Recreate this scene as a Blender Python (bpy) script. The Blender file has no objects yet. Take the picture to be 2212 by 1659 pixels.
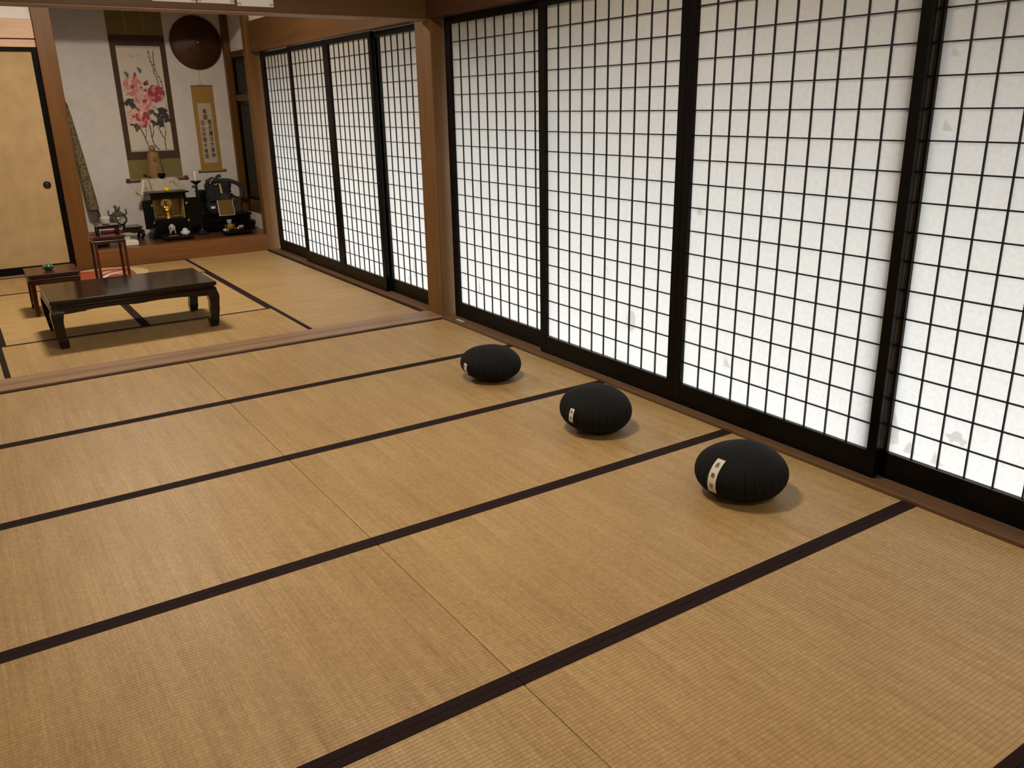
import bpy, bmesh, math, random
from mathutils import Vector, Matrix
random.seed(7)
PI = math.pi
SC = bpy.context.scene
C = SC.collection

# ------------------------------------------------------------------ camera
cam = bpy.data.cameras.new('camera')
co = bpy.data.objects.new('camera', cam); C.objects.link(co)
cam.sensor_width = 36.0
cam.lens = 1812.4 / 2212 * 36.0
cam.clip_start = 0.05; cam.clip_end = 200
yaw, pitch, roll = 0.57851, 0.32204, -0.01970
fw = Vector((math.sin(yaw)*math.cos(pitch), math.cos(yaw)*math.cos(pitch), -math.sin(pitch)))
rt = Vector((math.cos(yaw), -math.sin(yaw), 0)); up = rt.cross(fw)
r2 = rt*math.cos(roll) + up*math.sin(roll); u2 = -rt*math.sin(roll) + up*math.cos(roll)
M = Matrix((r2, u2, -fw)).transposed().to_4x4()
M.translation = Vector((-2.80734, -5.21184, 1.45701))
co.matrix_world = M
SC.camera = co

# ------------------------------------------------------------------ world, lamps, exposure
SKY = 5.2                       # overcast daylight outside the paper screens
LAMP = 66.0                     # ceiling lamp power (W)
LAMP_COL = (1.0, 0.85, 0.68)
w = bpy.data.worlds.new('world'); SC.world = w; w.use_nodes = True
bg = w.node_tree.nodes['Background']
bg.inputs[0].default_value = (0.94, 0.98, 1.0, 1); bg.inputs[1].default_value = SKY
SC.view_settings.view_transform = 'Standard'; SC.view_settings.look = 'None'
SC.view_settings.gamma = 1.0; SC.view_settings.use_curve_mapping = False
SC.view_settings.exposure = 0.0
SC.cycles.max_bounces = 6; SC.cycles.diffuse_bounces = 4; SC.cycles.glossy_bounces = 3
SC.cycles.transmission_bounces = 3; SC.cycles.transparent_max_bounces = 4
SC.cycles.caustics_reflective = False; SC.cycles.caustics_refractive = False

# ------------------------------------------------------------------ materials
def newmat(name):
    m = bpy.data.materials.new(name); m.use_nodes = True
    nt = m.node_tree; b = nt.nodes['Principled BSDF']
    return m, nt, b
def N(nt, t, **k):
    n = nt.nodes.new(t)
    for a, v in k.items(): setattr(n, a, v)
    return n
def coords(nt, scale=(1,1,1), rot=(0,0,0), out='Object'):
    tc = N(nt, 'ShaderNodeTexCoord'); mp = N(nt, 'ShaderNodeMapping')
    mp.inputs['Scale'].default_value = scale; mp.inputs['Rotation'].default_value = rot
    nt.links.new(tc.outputs[out], mp.inputs['Vector']); return mp.outputs[0]
def ramp(nt, fac, stops):
    r = N(nt, 'ShaderNodeValToRGB'); e = r.color_ramp.elements
    while len(e) < len(stops): e.new(0.5)
    for i, (p, c) in enumerate(stops): e[i].position = p; e[i].color = (*c, 1)
    nt.links.new(fac, r.inputs[0]); return r.outputs[0]
def noise(nt, vec, scale=1, detail=3, rough=.55, dist=0):
    n = N(nt, 'ShaderNodeTexNoise'); n.inputs['Scale'].default_value = scale; n.inputs['Detail'].default_value = detail
    n.inputs['Roughness'].default_value = rough; n.inputs['Distortion'].default_value = dist
    nt.links.new(vec, n.inputs['Vector']); return n.outputs['Fac']
def bump(nt, b, h, strength=.2, dist=.002):
    n = N(nt, 'ShaderNodeBump'); n.inputs['Strength'].default_value = strength; n.inputs['Distance'].default_value = dist
    nt.links.new(h, n.inputs['Height']); nt.links.new(n.outputs[0], b.inputs['Normal'])
def plain(name, col, rough=.5, metal=0, spec=.5, var=.12, scale=30, coat=0):
    m, nt, b = newmat(name)
    f = noise(nt, coords(nt), scale, 3)
    c = ramp(nt, f, [(.3, tuple(x*(1-var) for x in col)), (.7, tuple(min(1, x*(1+var)) for x in col))])
    nt.links.new(c, b.inputs['Base Color']); b.inputs['Roughness'].default_value = rough
    b.inputs['Metallic'].default_value = metal; b.inputs['Specular IOR Level'].default_value = spec
    b.inputs['Coat Weight'].default_value = coat
    return m
def wood(name, dark, light, axis='x', scale=1.0, rough=.5, spec=.4, contrast=(.3, .72)):
    m, nt, b = newmat(name)
    s = {'x': (1.2, 16, 16), 'y': (16, 1.2, 16), 'z': (16, 16, 1.2)}[axis]
    v = coords(nt, tuple(q*scale for q in s))
    f = noise(nt, v, 1.3, 6, .62, .9)
    f2 = noise(nt, coords(nt, tuple(q*scale*5 for q in s)), 1.5, 3)
    mx = N(nt, 'ShaderNodeMix', data_type='FLOAT'); mx.inputs[0].default_value = .3
    nt.links.new(f, mx.inputs[2]); nt.links.new(f2, mx.inputs[3])
    mid = tuple((a+c)/2 for a, c in zip(dark, light))
    c = ramp(nt, mx.outputs[0], [(contrast[0], dark), (.5, mid), (contrast[1], light)])
    nt.links.new(c, b.inputs['Base Color']); b.inputs['Roughness'].default_value = rough
    b.inputs['Specular IOR Level'].default_value = spec
    bump(nt, b, mx.outputs[0], .12, .001)
    return m
def tatami():
    m, nt, b = newmat('tatami_rush')
    tc = N(nt, 'ShaderNodeTexCoord'); sp = N(nt, 'ShaderNodeSeparateXYZ'); nt.links.new(tc.outputs['Object'], sp.inputs[0])
    def mth(op, a, bb=None, cc=None):
        n = N(nt, 'ShaderNodeMath', operation=op)
        for i, x in enumerate((a, bb, cc)):
            if x is None: continue
            if isinstance(x, (int, float)): n.inputs[i].default_value = x
            else: nt.links.new(x, n.inputs[i])
        return n.outputs[0]
    # ribs run along the long (local x) axis, a rib every 12.8 mm; rush strands cross them
    wob = noise(nt, coords(nt, (3, 3, 1)), 3, 0)
    yy = mth('ADD', sp.outputs[1], mth('MULTIPLY', wob, .004))
    row = mth('FLOOR', mth('DIVIDE', yy, 0.0128))
    rib = mth('ABSOLUTE', mth('SINE', mth('MULTIPLY', yy, PI/0.0128)))
    ribh = mth('POWER', rib, .6)
    strand = noise(nt, coords(nt, (330, 26, 1)), 1, 1, .6)
    # each rib shows short bundles of strands, shifted from row to row
    wr = N(nt, 'ShaderNodeTexWhiteNoise', noise_dimensions='1D'); nt.links.new(row, wr.inputs['W'])
    xx = mth('ADD', mth('DIVIDE', mth('ADD', sp.outputs[0], mth('MULTIPLY', noise(nt, coords(nt, (30, 30, 1)), 3, 0), .006)), .0115), mth('MULTIPLY', wr.outputs['Value'], .8))
    colm = mth('FLOOR', xx); fr = mth('SUBTRACT', xx, colm)
    cmb = N(nt, 'ShaderNodeCombineXYZ'); nt.links.new(colm, cmb.inputs[0]); nt.links.new(row, cmb.inputs[1])
    wn = N(nt, 'ShaderNodeTexWhiteNoise', noise_dimensions='2D'); nt.links.new(cmb.outputs[0], wn.inputs['Vector'])
    bundle = wn.outputs['Value']
    edge = mth('POWER', mth('ABSOLUTE', mth('SINE', mth('MULTIPLY', fr, PI))), .35)
    streak = noise(nt, coords(nt, (120, 1.6, 1)), 1, 2, .6)
    cloud = noise(nt, coords(nt, (9, 1.1, 1)), 1.4, 2, .6)
    big = noise(nt, coords(nt, (1, 1, 1)), 1.3, 1)
    oi = N(nt, 'ShaderNodeObjectInfo')
    t = mth('ADD', mth('MULTIPLY', strand, .18), mth('MULTIPLY', cloud, .28))
    t = mth('ADD', t, mth('MULTIPLY', bundle, .10)); t = mth('ADD', t, mth('MULTIPLY', big, .08))
    t = mth('ADD', t, mth('MULTIPLY', streak, .36)); t = mth('ADD', t, mth('MULTIPLY', mth('SUBTRACT', edge, .8), .10))
    t = mth('ADD', t, mth('MULTIPLY', mth('SUBTRACT', oi.outputs['Random'], .5), .08))
    c = ramp(nt, t, [(.30, (.265, .158, .052)), (.50, (.382, .252, .100)), (.72, (.500, .356, .166))])
    dk = N(nt, 'ShaderNodeMix', data_type='RGBA', blend_type='MULTIPLY')
    dk.inputs[0].default_value = 1
    g = ramp(nt, ribh, [(0.10, (.64, .57, .47)), (.62, (1, 1, 1))])
    nt.links.new(c, dk.inputs[6]); nt.links.new(g, dk.inputs[7])
    nt.links.new(dk.outputs[2], b.inputs['Base Color'])
    b.inputs['Roughness'].default_value = .46; b.inputs['Specular IOR Level'].default_value = .40
    h = mth('ADD', ribh, mth('ADD', mth('MULTIPLY', bundle, .25), mth('MULTIPLY', edge, .32)))
    bump(nt, b, h, .36, .0020)
    return m
def paper():
    m, nt, b = newmat('shoji_paper'); nt.nodes.remove(b)
    o = nt.nodes['Material Output']
    f = noise(nt, coords(nt, (1, 1, 1)), 55, 5, .65); pass
    c = ramp(nt, f, [(.3, (.745, .74, .72)), (.7, (.855, .855, .84))])
    d = N(nt, 'ShaderNodeBsdfDiffuse'); t = N(nt, 'ShaderNodeBsdfTranslucent')
    d.inputs[0].default_value = (.80, .77, .70, 1)
    nt.links.new(c, t.inputs[0])
    mx = N(nt, 'ShaderNodeMixShader'); mx.inputs[0].default_value = .68
    nt.links.new(d.outputs[0], mx.inputs[1]); nt.links.new(t.outputs[0], mx.inputs[2]); nt.links.new(mx.outputs[0], o.inputs[0])
    return m
def emit(name, col, s):
    m, nt, b = newmat(name)
    b.inputs['Base Color'].default_value = (.9, .88, .84, 1)
    b.inputs['Emission Color'].default_value = (*col, 1); b.inputs['Emission Strength'].default_value = s
    return m
def fabric_pattern(name, c1, c2, scale, rough=.85, c3=None):
    m, nt, b = newmat(name)
    v = N(nt, 'ShaderNodeTexVoronoi'); v.inputs['Scale'].default_value = scale
    nt.links.new(coords(nt), v.inputs['Vector'])
    f = noise(nt, coords(nt), scale*.8, 4)
    mx = N(nt, 'ShaderNodeMath', operation='ADD'); nt.links.new(v.outputs['Distance'], mx.inputs[0]); nt.links.new(f, mx.inputs[1])
    st = [(.45, c1), (.85, c2)] + ([(1.0, c3)] if c3 else [])
    nt.links.new(ramp(nt, mx.outputs[0], st), b.inputs['Base Color']); b.inputs['Roughness'].default_value = rough
    bump(nt, b, f, .2, .002)
    return m
def porcelain(name, white, blue, scale, thr=.55):
    m, nt, b = newmat(name)
    f = noise(nt, coords(nt), scale, 3, .6, 1.0)
    nt.links.new(ramp(nt, f, [(thr-.03, white), (thr+.03, blue)]), b.inputs['Base Color'])
    b.inputs['Roughness'].default_value = .18
    return m

MT = {}
MT['tatami'] = tatami()
MT['border'] = plain('border_cloth', (.019, .0095, .0092), .85, var=.25, scale=300, spec=.12)
MT['paper'] = paper()
MT['black'] = plain('black_lacquer', (.0035, .003, .0028), .28, var=.2, scale=8, spec=.12)
MT['muntin'] = plain('black_muntin', (.008, .006, .006), .42, var=.2, scale=20, spec=.3)
MT['post'] = wood('post_wood', (.104, .047, .011), (.192, .094, .027), 'z', .8, .48)
MT['tokopost'] = wood('alcove_post_wood', (.090, .035, .0035), (.152, .062, .0075), 'z', .7, .45)
MT['beam_x'] = wood('beam_wood_x', (.066, .027, .007), (.116, .054, .015), 'x', .8, .5)
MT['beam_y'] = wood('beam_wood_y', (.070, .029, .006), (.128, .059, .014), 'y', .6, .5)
MT['beam_shaded'] = wood('shaded_beam_wood_y', (.042, .017, .005), (.080, .036, .011), 'y', .6, .5)  # darker copy of the beam wood, shade put into the colour
MT['nageshi'] = wood('pale_lintel_wood', (.48, .30, .19), (.64, .44, .31), 'x', .7, .5)
MT['sill_y'] = wood('sill_wood_y', (.092, .050, .023), (.170, .097, .049), 'y', .9, .45)
MT['sill_x'] = wood('threshold_wood', (.190, .108, .056), (.33, .205, .118), 'x', .9, .45)
MT['step'] = wood('alcove_step_wood', (.125, .046, .011), (.235, .096, .026), 'x', .6, .36)
MT['tokofloor'] = wood('alcove_floor_wood', (.058, .022, .006), (.110, .044, .014), 'x', .6, .30)
MT['plaster'] = plain('plaster_white', (.66, .63, .60), .9, var=.05, scale=12, spec=.15)
MT['plaster_warm'] = plain('plaster_room', (.74, .71, .68), .9, var=.04, scale=6, spec=.15)
MT['ceiling'] = wood('ceiling_boards', (.30, .18, .09), (.46, .31, .18), 'y', .5, .6)
MT['fusuma'] = plain('fusuma_paper', (.42, .30, .155), .8, var=.10, scale=7, spec=.2)
MT['rosewood'] = wood('dark_rosewood', (.006, .003, .002), (.016, .007, .0045), 'x', 1, .14, .32)
MT['redwood'] = wood('red_rosewood', (.026, .006, .003), (.060, .015, .007), 'x', 1, .25, .35)
MT['redwood_z'] = wood('red_rosewood_upright', (.040, .009, .004), (.090, .022, .010), 'z', 1, .25, .35)
MT['zafu'] = plain('zafu_cotton', (.0062, .0066, .0068), .85, var=.25, scale=120, spec=.2)
MT['tag'] = plain('tag_cotton', (.66, .62, .54), .85, var=.05)
MT['ink'] = plain('ink', (.018, .015, .014), .7, var=.1)
MT['white_paper'] = plain('white_paper', (.74, .73, .72), .8, var=.03)
MT['tape'] = plain('clear_tape', (.42, .41, .40), .25, var=.1)
MT['gold'] = plain('gold_leaf', (.80, .52, .13), .33, metal=1, var=.15, scale=40)
MT['goldpaint'] = plain('gold_foil_panel', (.56, .42, .14), .5, metal=.25, var=.2, scale=30)
MT['brass'] = plain('aged_brass', (.45, .31, .10), .35, metal=1, var=.3, scale=60)
MT['bronze'] = plain('dark_bronze', (.028, .018, .013), .42, metal=.5, var=.4, scale=60)
MT['candle'] = plain('candle_wax', (.80, .76, .68), .5, var=.03)
MT['scroll_green'] = fabric_pattern('scroll_olive_silk', (.135, .105, .030), (.19, .155, .055), 60)
MT['scroll_brown'] = plain('scroll_brown_silk', (.060, .030, .018), .8, var=.25, scale=90)
MT['scroll_gold'] = fabric_pattern('scroll_ochre_silk', (.26, .145, .030), (.35, .21, .055), 80)
MT['picture'] = plain('picture_paper', (.62, .555, .47), .9, var=.03, scale=20)
MT['callig'] = plain('calligraphy_paper', (.50, .42, .32), .9, var=.06, scale=30)
MT['hat'] = wood('hat_varnished_sedge', (.036, .011, .003), (.085, .030, .009), 'x', 1.5, .45)
MT['celadon'] = porcelain('celadon_glaze', (.085, .095, .060), (.030, .036, .025), 38, .58)
MT['celadon_face'] = porcelain('celadon_medallion', (.38, .42, .36), (.06, .07, .06), 60, .5)
MT['jade'] = porcelain('green_stone', (.022, .075, .040), (.085, .13, .085), 60, .55)
MT['cup'] = plain('white_porcelain', (.50, .52, .45), .2, var=.03)
MT['bluewhite'] = porcelain('blue_white_porcelain', (.52, .52, .54), (.14, .15, .21), 110, .52)
MT['whitepot'] = porcelain('pale_porcelain', (.62, .58, .62), (.33, .30, .38), 40, .6)
MT['robe'] = plain('white_linen', (.50, .45, .34), .9, var=.07, scale=25)
MT['tanwood'] = wood('carved_boxwood', (.20, .112, .034), (.30, .182, .065), 'z', 1.3, .55)
MT['navy'] = plain('charcoal_canvas', (.012, .012, .016), .9, var=.3, scale=70)
MT['greycloth'] = plain('grey_cloth_roll', (.034, .028, .030), .9, var=.2, scale=60)
MT['redcloth'] = fabric_pattern('red_brocade', (.20, .022, .008), (.275, .036, .014), 50, c3=(.32, .055, .022))
MT['crane'] = plain('white_brocade_thread', (.72, .60, .52), .7, var=.05)
MT['straw'] = fabric_pattern('pale_straw', (.30, .19, .065), (.46, .33, .14), 130, c3=(.52, .39, .19))
MT['redlacq'] = plain('red_lacquer', (.16, .012, .006), .25, var=.2, coat=.3)
MT['darkred'] = plain('maroon_lacquer', (.10, .022, .012), .25, var=.2, coat=.3)
MT['brocade'] = fabric_pattern('olive_brocade', (.035, .024, .009), (.095, .070, .026), 42, c3=(.17, .14, .07))
MT['yuzu'] = plain('yellow_rind', (.72, .56, .02), .5, var=.12, scale=60)
MT['boxwhite'] = plain('pale_box_board', (.70, .62, .45), .8, var=.04)
MT['fan'] = plain('kraft_paper', (.17, .095, .035), .8, var=.2)
MT['coverbook'] = fabric_pattern('gold_brocade_cover', (.10, .062, .010), (.15, .095, .020), 90)
MT['lattice'] = plain('lattice_strip', (.026, .020, .015), .6, var=.2)
MT['darkvoid'] = plain('dark_board', (.004, .0035, .003), .7)
MT['earth'] = plain('garden_earth', (.06, .06, .045), .95, var=.2, scale=40)
def patch_paper():
    m, nt, b = newmat('patch_paper'); nt.nodes.remove(b); o = nt.nodes['Material Output']
    t = N(nt, 'ShaderNodeBsdfTranslucent'); tr = N(nt, 'ShaderNodeBsdfTransparent'); mx = N(nt, 'ShaderNodeMixShader')
    f = noise(nt, coords(nt), 60, 3)
    nt.links.new(ramp(nt, f, [(.3, (.50, .47, .46)), (.7, (.58, .55, .54))]), t.inputs[0]); mx.inputs[0].default_value = .60
    nt.links.new(tr.outputs[0], mx.inputs[1]); nt.links.new(t.outputs[0], mx.inputs[2]); nt.links.new(mx.outputs[0], o.inputs[0])
    return m
MT['patch'] = patch_paper()
def petals(n, c1, c2): return plain('paint_'+n, c1, .9, var=.30, scale=55)
MT['rose'] = petals('rose', (.58, .24, .23), 0); MT['rose_pale'] = petals('rose_pale', (.66, .43, .37), 0)
MT['rose_deep'] = petals('rose_deep', (.36, .055, .09), 0); MT['rose_core'] = petals('rose_core', (.36, .06, .07), 0)
MT['leaf'] = petals('leaf', (.045, .042, .045), 0); MT['leaf_green'] = petals('leaf_green', (.075, .095, .075), 0)
MT['twig'] = petals('twig', (.065, .045, .04), 0); MT['bird'] = petals('bluebird', (.085, .14, .22), 0)

# ------------------------------------------------------------------ mesh helpers
class MB:
    def __init__(s): s.v = []; s.f = []
    def add(s, vs, fs):
        o = len(s.v); s.v += [tuple(p) for p in vs]; s.f += [tuple(i+o for i in f) for f in fs]; return s
    def box(s, x0, x1, y0, y1, z0, z1):
        if x0 > x1: x0, x1 = x1, x0
        if y0 > y1: y0, y1 = y1, y0
        if z0 > z1: z0, z1 = z1, z0
        v = [(x0,y0,z0),(x1,y0,z0),(x1,y1,z0),(x0,y1,z0),(x0,y0,z1),(x1,y0,z1),(x1,y1,z1),(x0,y1,z1)]
        return s.add(v, [(3,2,1,0),(4,5,6,7),(0,1,5,4),(1,2,6,5),(2,3,7,6),(3,0,4,7)])
    def obox(s, mat, hx, hy, hz):      # oriented box by matrix
        v = [mat @ Vector((a*hx, b*hy, c*hz)) for c in (-1,1) for a, b in ((-1,-1),(1,-1),(1,1),(-1,1))]
        return s.add(v, [(3,2,1,0),(4,5,6,7),(0,1,5,4),(1,2,6,5),(2,3,7,6),(3,0,4,7)])
    def lathe(s, prof, n=28, c=(0,0,0), sx=1, sy=1, fn=None):
        vs = []; fs = []; k = len(prof)
        for j, (r, z) in enumerate(prof):
            for i in range(n):
                a = 2*PI*i/n; rr = r*(fn(a, j/(k-1)) if fn else 1)
                vs.append((c[0]+rr*math.cos(a)*sx, c[1]+rr*math.sin(a)*sy, c[2]+z))
        for j in range(k-1):
            for i in range(n):
                a = j*n+i; b = j*n+(i+1) % n
                fs.append((a, b, b+n, a+n))
        if prof[0][0] > 1e-6: fs.append(tuple(range(n))[::-1])
        if prof[-1][0] > 1e-6: fs.append(tuple((k-1)*n+i for i in range(n)))
        return s.add(vs, fs)
    def tube(s, pts, r, n=8, closed=False):
        P = [Vector(p) for p in pts]; k = len(P)
        R = r if isinstance(r, (list, tuple)) else [r]*k
        vs = []; fs = []; nrm = None
        for i, p in enumerate(P):
            t = (P[min(i+1, k-1)] - P[max(i-1, 0)]) if not closed else (P[(i+1) % k]-P[i-1])
            t.normalize()
            if nrm is None:
                nrm = t.orthogonal().normalized()
            else:
                nrm = (nrm - t*nrm.dot(t)); nrm = nrm.normalized() if nrm.length > 1e-6 else t.orthogonal().normalized()
            bn = t.cross(nrm)
            for j in range(n):
                a = 2*PI*j/n; vs.append(p + (nrm*math.cos(a)+bn*math.sin(a))*R[i])
        m = k if closed else k-1
        for i in range(m):
            for j in range(n):
                a = i*n+j; b = i*n+(j+1) % n; a2 = ((i+1) % k)*n+j; b2 = ((i+1) % k)*n+(j+1) % n
                fs.append((a, b, b2, a2))
        if not closed:
            fs.append(tuple(range(n))[::-1]); fs.append(tuple((k-1)*n+j for j in range(n)))
        return s.add(vs, fs)
    def ball(s, c, rx, ry, rz, n=18, m=10):
        prof = [(max(math.sin(PI*j/m), 0 if j in (0, m) else 0), -math.cos(PI*j/m)) for j in range(m+1)]
        mb = MB().lathe([(max(p[0], 1e-4), p[1]) for p in prof], n)
        return s.add([(c[0]+x*rx, c[1]+y*ry, c[2]+z*rz) for x, y, z in mb.v], mb.f)
    def prism(s, poly, a0, a1, plane='xz'):   # polygon in a plane, pushed along the third axis
        k = len(poly)
        def P(p, d):
            return {'xz': (p[0], d, p[1]), 'xy': (p[0], p[1], d), 'yz': (d, p[0], p[1])}[plane]
        vs = [P(p, a0) for p in poly] + [P(p, a1) for p in poly]
        fs = [tuple(range(k)), tuple(range(2*k-1, k-1, -1))] + [(i, i+k, (i+1) % k+k, (i+1) % k) for i in range(k)]
        return s.add(vs, fs)
    def xf(s, mat):
        s.v = [tuple(mat @ Vector(p)) for p in s.v]; return s
    def off(s, d):
        s.v = [(p[0]+d[0], p[1]+d[1], p[2]+d[2]) for p in s.v]; return s
    def mesh(s, name, mat, bevel=0, smooth=False, seg=2):
        me = bpy.data.meshes.new(name); me.from_pydata(s.v, [], s.f)
        bm = bmesh.new(); bm.from_mesh(me); bmesh.ops.recalc_face_normals(bm, faces=bm.faces)
        if bevel: bmesh.ops.bevel(bm, geom=list(bm.edges), offset=bevel, segments=seg, affect='EDGES', profile=.5, clamp_overlap=True)
        if smooth:
            for f in bm.faces: f.smooth = True
            for e in bm.edges:
                if len(e.link_faces) == 2 and e.calc_face_angle(0) > 0.75: e.smooth = False
        bm.to_mesh(me); bm.free(); me.materials.append(MT[mat]); return me
    def build(s, name, mat, parent=None, bevel=0, smooth=False, seg=2, origin=None):
        """parent given: vertices are in the parent's local space; else in world space with the origin at the base."""
        if parent is None:
            xs, ys, zs = zip(*s.v)
            o = origin or ((min(xs)+max(xs))/2, (min(ys)+max(ys))/2, min(zs))
            s.off((-o[0], -o[1], -o[2]))
        ob = bpy.data.objects.new(name, s.mesh(name, mat, bevel, smooth, seg)); C.objects.link(ob)
        if parent is None: ob.location = o
        else: ob.parent = parent
        return ob
def inst(name, me, parent, loc, rot=(0,0,0)):
    o = bpy.data.objects.new(name, me); C.objects.link(o); o.parent = parent; o.location = loc; o.rotation_euler = rot; return o
def tag(o, label, cat=None, group=None, kind=None):
    o['label'] = label
    if cat: o['category'] = cat
    if group: o['group'] = group
    if kind: o['kind'] = kind
    return o
def thing(name, label, cat, loc, rz=0, group=None, kind=None):
    o = bpy.data.objects.new(name, None); C.objects.link(o); o.empty_display_size = .05
    o.location = loc; o.rotation_euler = (0, 0, rz); return tag(o, label, cat, group, kind)
def struct(o, label): o['kind'] = 'structure'; o['label'] = label; return o
def lab(o, label): o['label'] = label; return o
def text_mb(body, size, depth=.0008, bold=0):
    cu = bpy.data.curves.new('lettering', 'FONT'); cu.body = body; cu.size = size; cu.extrude = depth; cu.resolution_u = 2; cu.offset = bold*size
    cu.align_x = 'CENTER'; cu.align_y = 'CENTER'
    ob = bpy.data.objects.new('lettering', cu); C.objects.link(ob)
    bpy.context.view_layer.update()
    me = bpy.data.meshes.new_from_object(ob.evaluated_get(bpy.context.evaluated_depsgraph_get()))
    mb = MB(); mb.v = [tuple(v.co) for v in me.vertices]; mb.f = [tuple(p.vertices) for p in me.polygons]
    bpy.data.objects.remove(ob); bpy.data.curves.remove(cu); bpy.data.meshes.remove(me)
    return mb

# ================================================================== STRUCTURE
CEIL = 3.05
# --- floor and its tatami mats
floor = struct(MB().box(-5.36, .0, -7.3, 3.86, -.10, -.056).build('floor', 'tokofloor'), 'floor laid with straw tatami mats')
fz = floor.location
BW = .030
def mat_piece(cx, cy, L, W, rz=0):
    g = .0005; hl, hw = L/2-g, W/2-g
    # slightly rounded short ends so that the seams read
    prof = [(-hl, -.05), (-hl, -.004), (-hl+.0012, -.0012), (-hl+.004, 0), (hl-.004, 0), (hl-.0012, -.0012), (hl, -.004), (hl, -.05)]
    o = MB().prism(prof, -hw+.0015, hw-.0015).build('tatami_mat', 'tatami', floor)
    o.location = (cx-fz[0], cy-fz[1], -fz[2]); o.rotation_euler = (0, 0, rz)
    for s in (-1, 1):
        y0, y1 = s*hw, s*(hw-BW)
        MB().box(-hl, hl, min(y0, y1), max(y0, y1), -.05, .0013).build('cloth_border', 'border', o, bevel=.0007, seg=1)
    return o
ML, MW = 1.78, .91
for r in range(8):
    for c in range(3):
        mat_piece(-ML*(c+.5), -MW*(r+.5), ML, MW)
H = PI/2
for (x0, x1, y0, y1, rz) in [(-.892, 0, .25, 2.015, H), (-.892, 0, 2.015, 3.858, H), (-2.70, -.892, .25, 1.115, 0),
                             (-1.795, -.892, 1.115, 2.98, H), (-2.70, -1.795, 1.115, 2.98, H), (-2.70, -.892, 2.98, 3.858, 0),
                             (-3.56, -2.70, .25, 2.015, H), (-3.56, -2.70, 2.015, 3.858, H), (-5.34, -3.56, .25, 1.115, 0), (-5.34, -3.56, 1.115, 2.0, 0), (-5.34, -3.56, 2.0, 2.9, 0), (-5.34, -3.56, 2.9, 3.858, 0)]:
    L, W_ = (abs(x1-x0), abs(y1-y0)) if rz == 0 else (abs(y1-y0), abs(x1-x0))
    mat_piece((x0+x1)/2, (y0+y1)/2, L, W_, rz)

# --- threshold between the two rooms (grooved) and sills under the screens
th = MB().box(-5.34, .02, .002, .105, -.055, .010).box(-5.34, .02, .105, .111, -.055, .004).box(-5.34, .02, .111, .136, -.055, .010)
th.box(-5.34, .02, .136, .142, -.055, .004).box(-5.34, .02, .142, .248, -.055, .010)
struct(th.build('trim_1', 'sill_x'), 'grooved pale wooden threshold between the two tatami rooms')
struct(MB().box(.001, .15, -4.58, .0, -.055, .015).build('trim_2', 'sill_y', bevel=.003), 'brown wooden sill under the nearer shoji screens')
struct(MB().box(.001, .15, .25, 3.855, -.055, .015).build('trim_3', 'sill_y', bevel=.003), 'brown wooden sill under the farther shoji screens')
# --- posts and beams
def chpost(x0, x1, y0, y1, z0, z1, name, mat, label, ch=.012):
    p = [(x0+ch, y0), (x1-ch, y0), (x1, y0+ch), (x1, y1-ch), (x1-ch, y1), (x0+ch, y1), (x0, y1-ch), (x0, y0+ch)]
    return struct(MB().prism(p, z0, z1, 'xy').build(name, mat), label)
chpost(.022, .235, .010, .238, -.05, CEIL, 'trim_4', 'post', 'square brown post between nearer and farther shoji screens', .006)
chpost(-.006, .125, 3.86, 3.985, -.05, CEIL, 'trim_5', 'post', 'brown corner post at right end of alcove step', .005)
chpost(-1.888, -1.735, 3.865, 4.02, -.05, CEIL, 'trim_6', 'tokopost', 'orange brown alcove post beside the beige sliding door', .004)
chpost(.03, .1, 4.78, 4.85, .165, CEIL, 'trim_7', 'tokopost', 'slim corner post at back right of the alcove', .003)
chpost(.022, .235, -4.80, -4.585, -.05, CEIL, 'trim_8', 'post', 'brown post at near end of shoji screens', .006)
struct(MB().box(-5.34, -.0, .012, .135, 1.988, 2.31).build('trim_9', 'beam_x', bevel=.004), 'dark brown lintel beam over the threshold')
struct(MB().box(-5.34, -.0, .006, .141, 1.982, 1.990).build('trim_10', 'sill_x', bevel=.002), 'pale lip under the lintel beam')
struct(MB().box(.008, .16, -4.585, .006, 1.996, 2.31).build('trim_11', 'beam_shaded', bevel=.004), 'brown beam above the nearer shoji screens')
struct(MB().box(.028, .16, .24, 3.858, 2.0, 2.292).build('trim_12', 'beam_y', bevel=.006), 'wide brown beam above the farther shoji screens')
# --- walls
struct(MB().box(-5.34, 0.02, .03, .12, 2.311, CEIL).build('wall_partition', 'plaster_warm'), 'white plaster strip above lintel beam')
struct(MB().box(.05, .15, -4.585, .008, 2.311, CEIL).box(.05, .15, .24, 3.86, 2.293, CEIL).build('wall_right', 'plaster_warm'), 'white plaster above shoji beams')
struct(MB().box(.05, .15, -7.3, -4.80, -.05, CEIL).build('wall_right_near', 'plaster_warm'), 'plain plaster wall at near right')
struct(MB().box(-5.46, -5.35, -7.3, 3.95, -.05, CEIL).build('wall_left', 'plaster_warm'), 'plain plaster wall at left')
struct(MB().box(-5.46, .15, -7.42, -7.31, -.05, CEIL).build('wall_near', 'plaster_warm'), 'plain plaster wall behind the viewer')
struct(MB().box(-5.35, -3.56, .26, 3.86, 0, .0005).box(-5.34, -2.812, 3.93, 4.0, .0, 2.02).build('wall_far_left', 'plaster_warm'), 'plain plaster wall left of the sliding door')
struct(MB().box(-5.34, -1.89, 3.915, 4.0, 2.255, CEIL).build('wall_far', 'plaster_warm'), 'white plaster above the beige sliding door')
struct(MB().box(-5.46, -1.74, 4.03, 4.10, -.06, CEIL).build('wall_light_stop_door', 'plaster_warm'), 'added unseen wall behind the sliding door, blocking light leaks')  # added close behind the door to stop outside light leaking in
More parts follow.
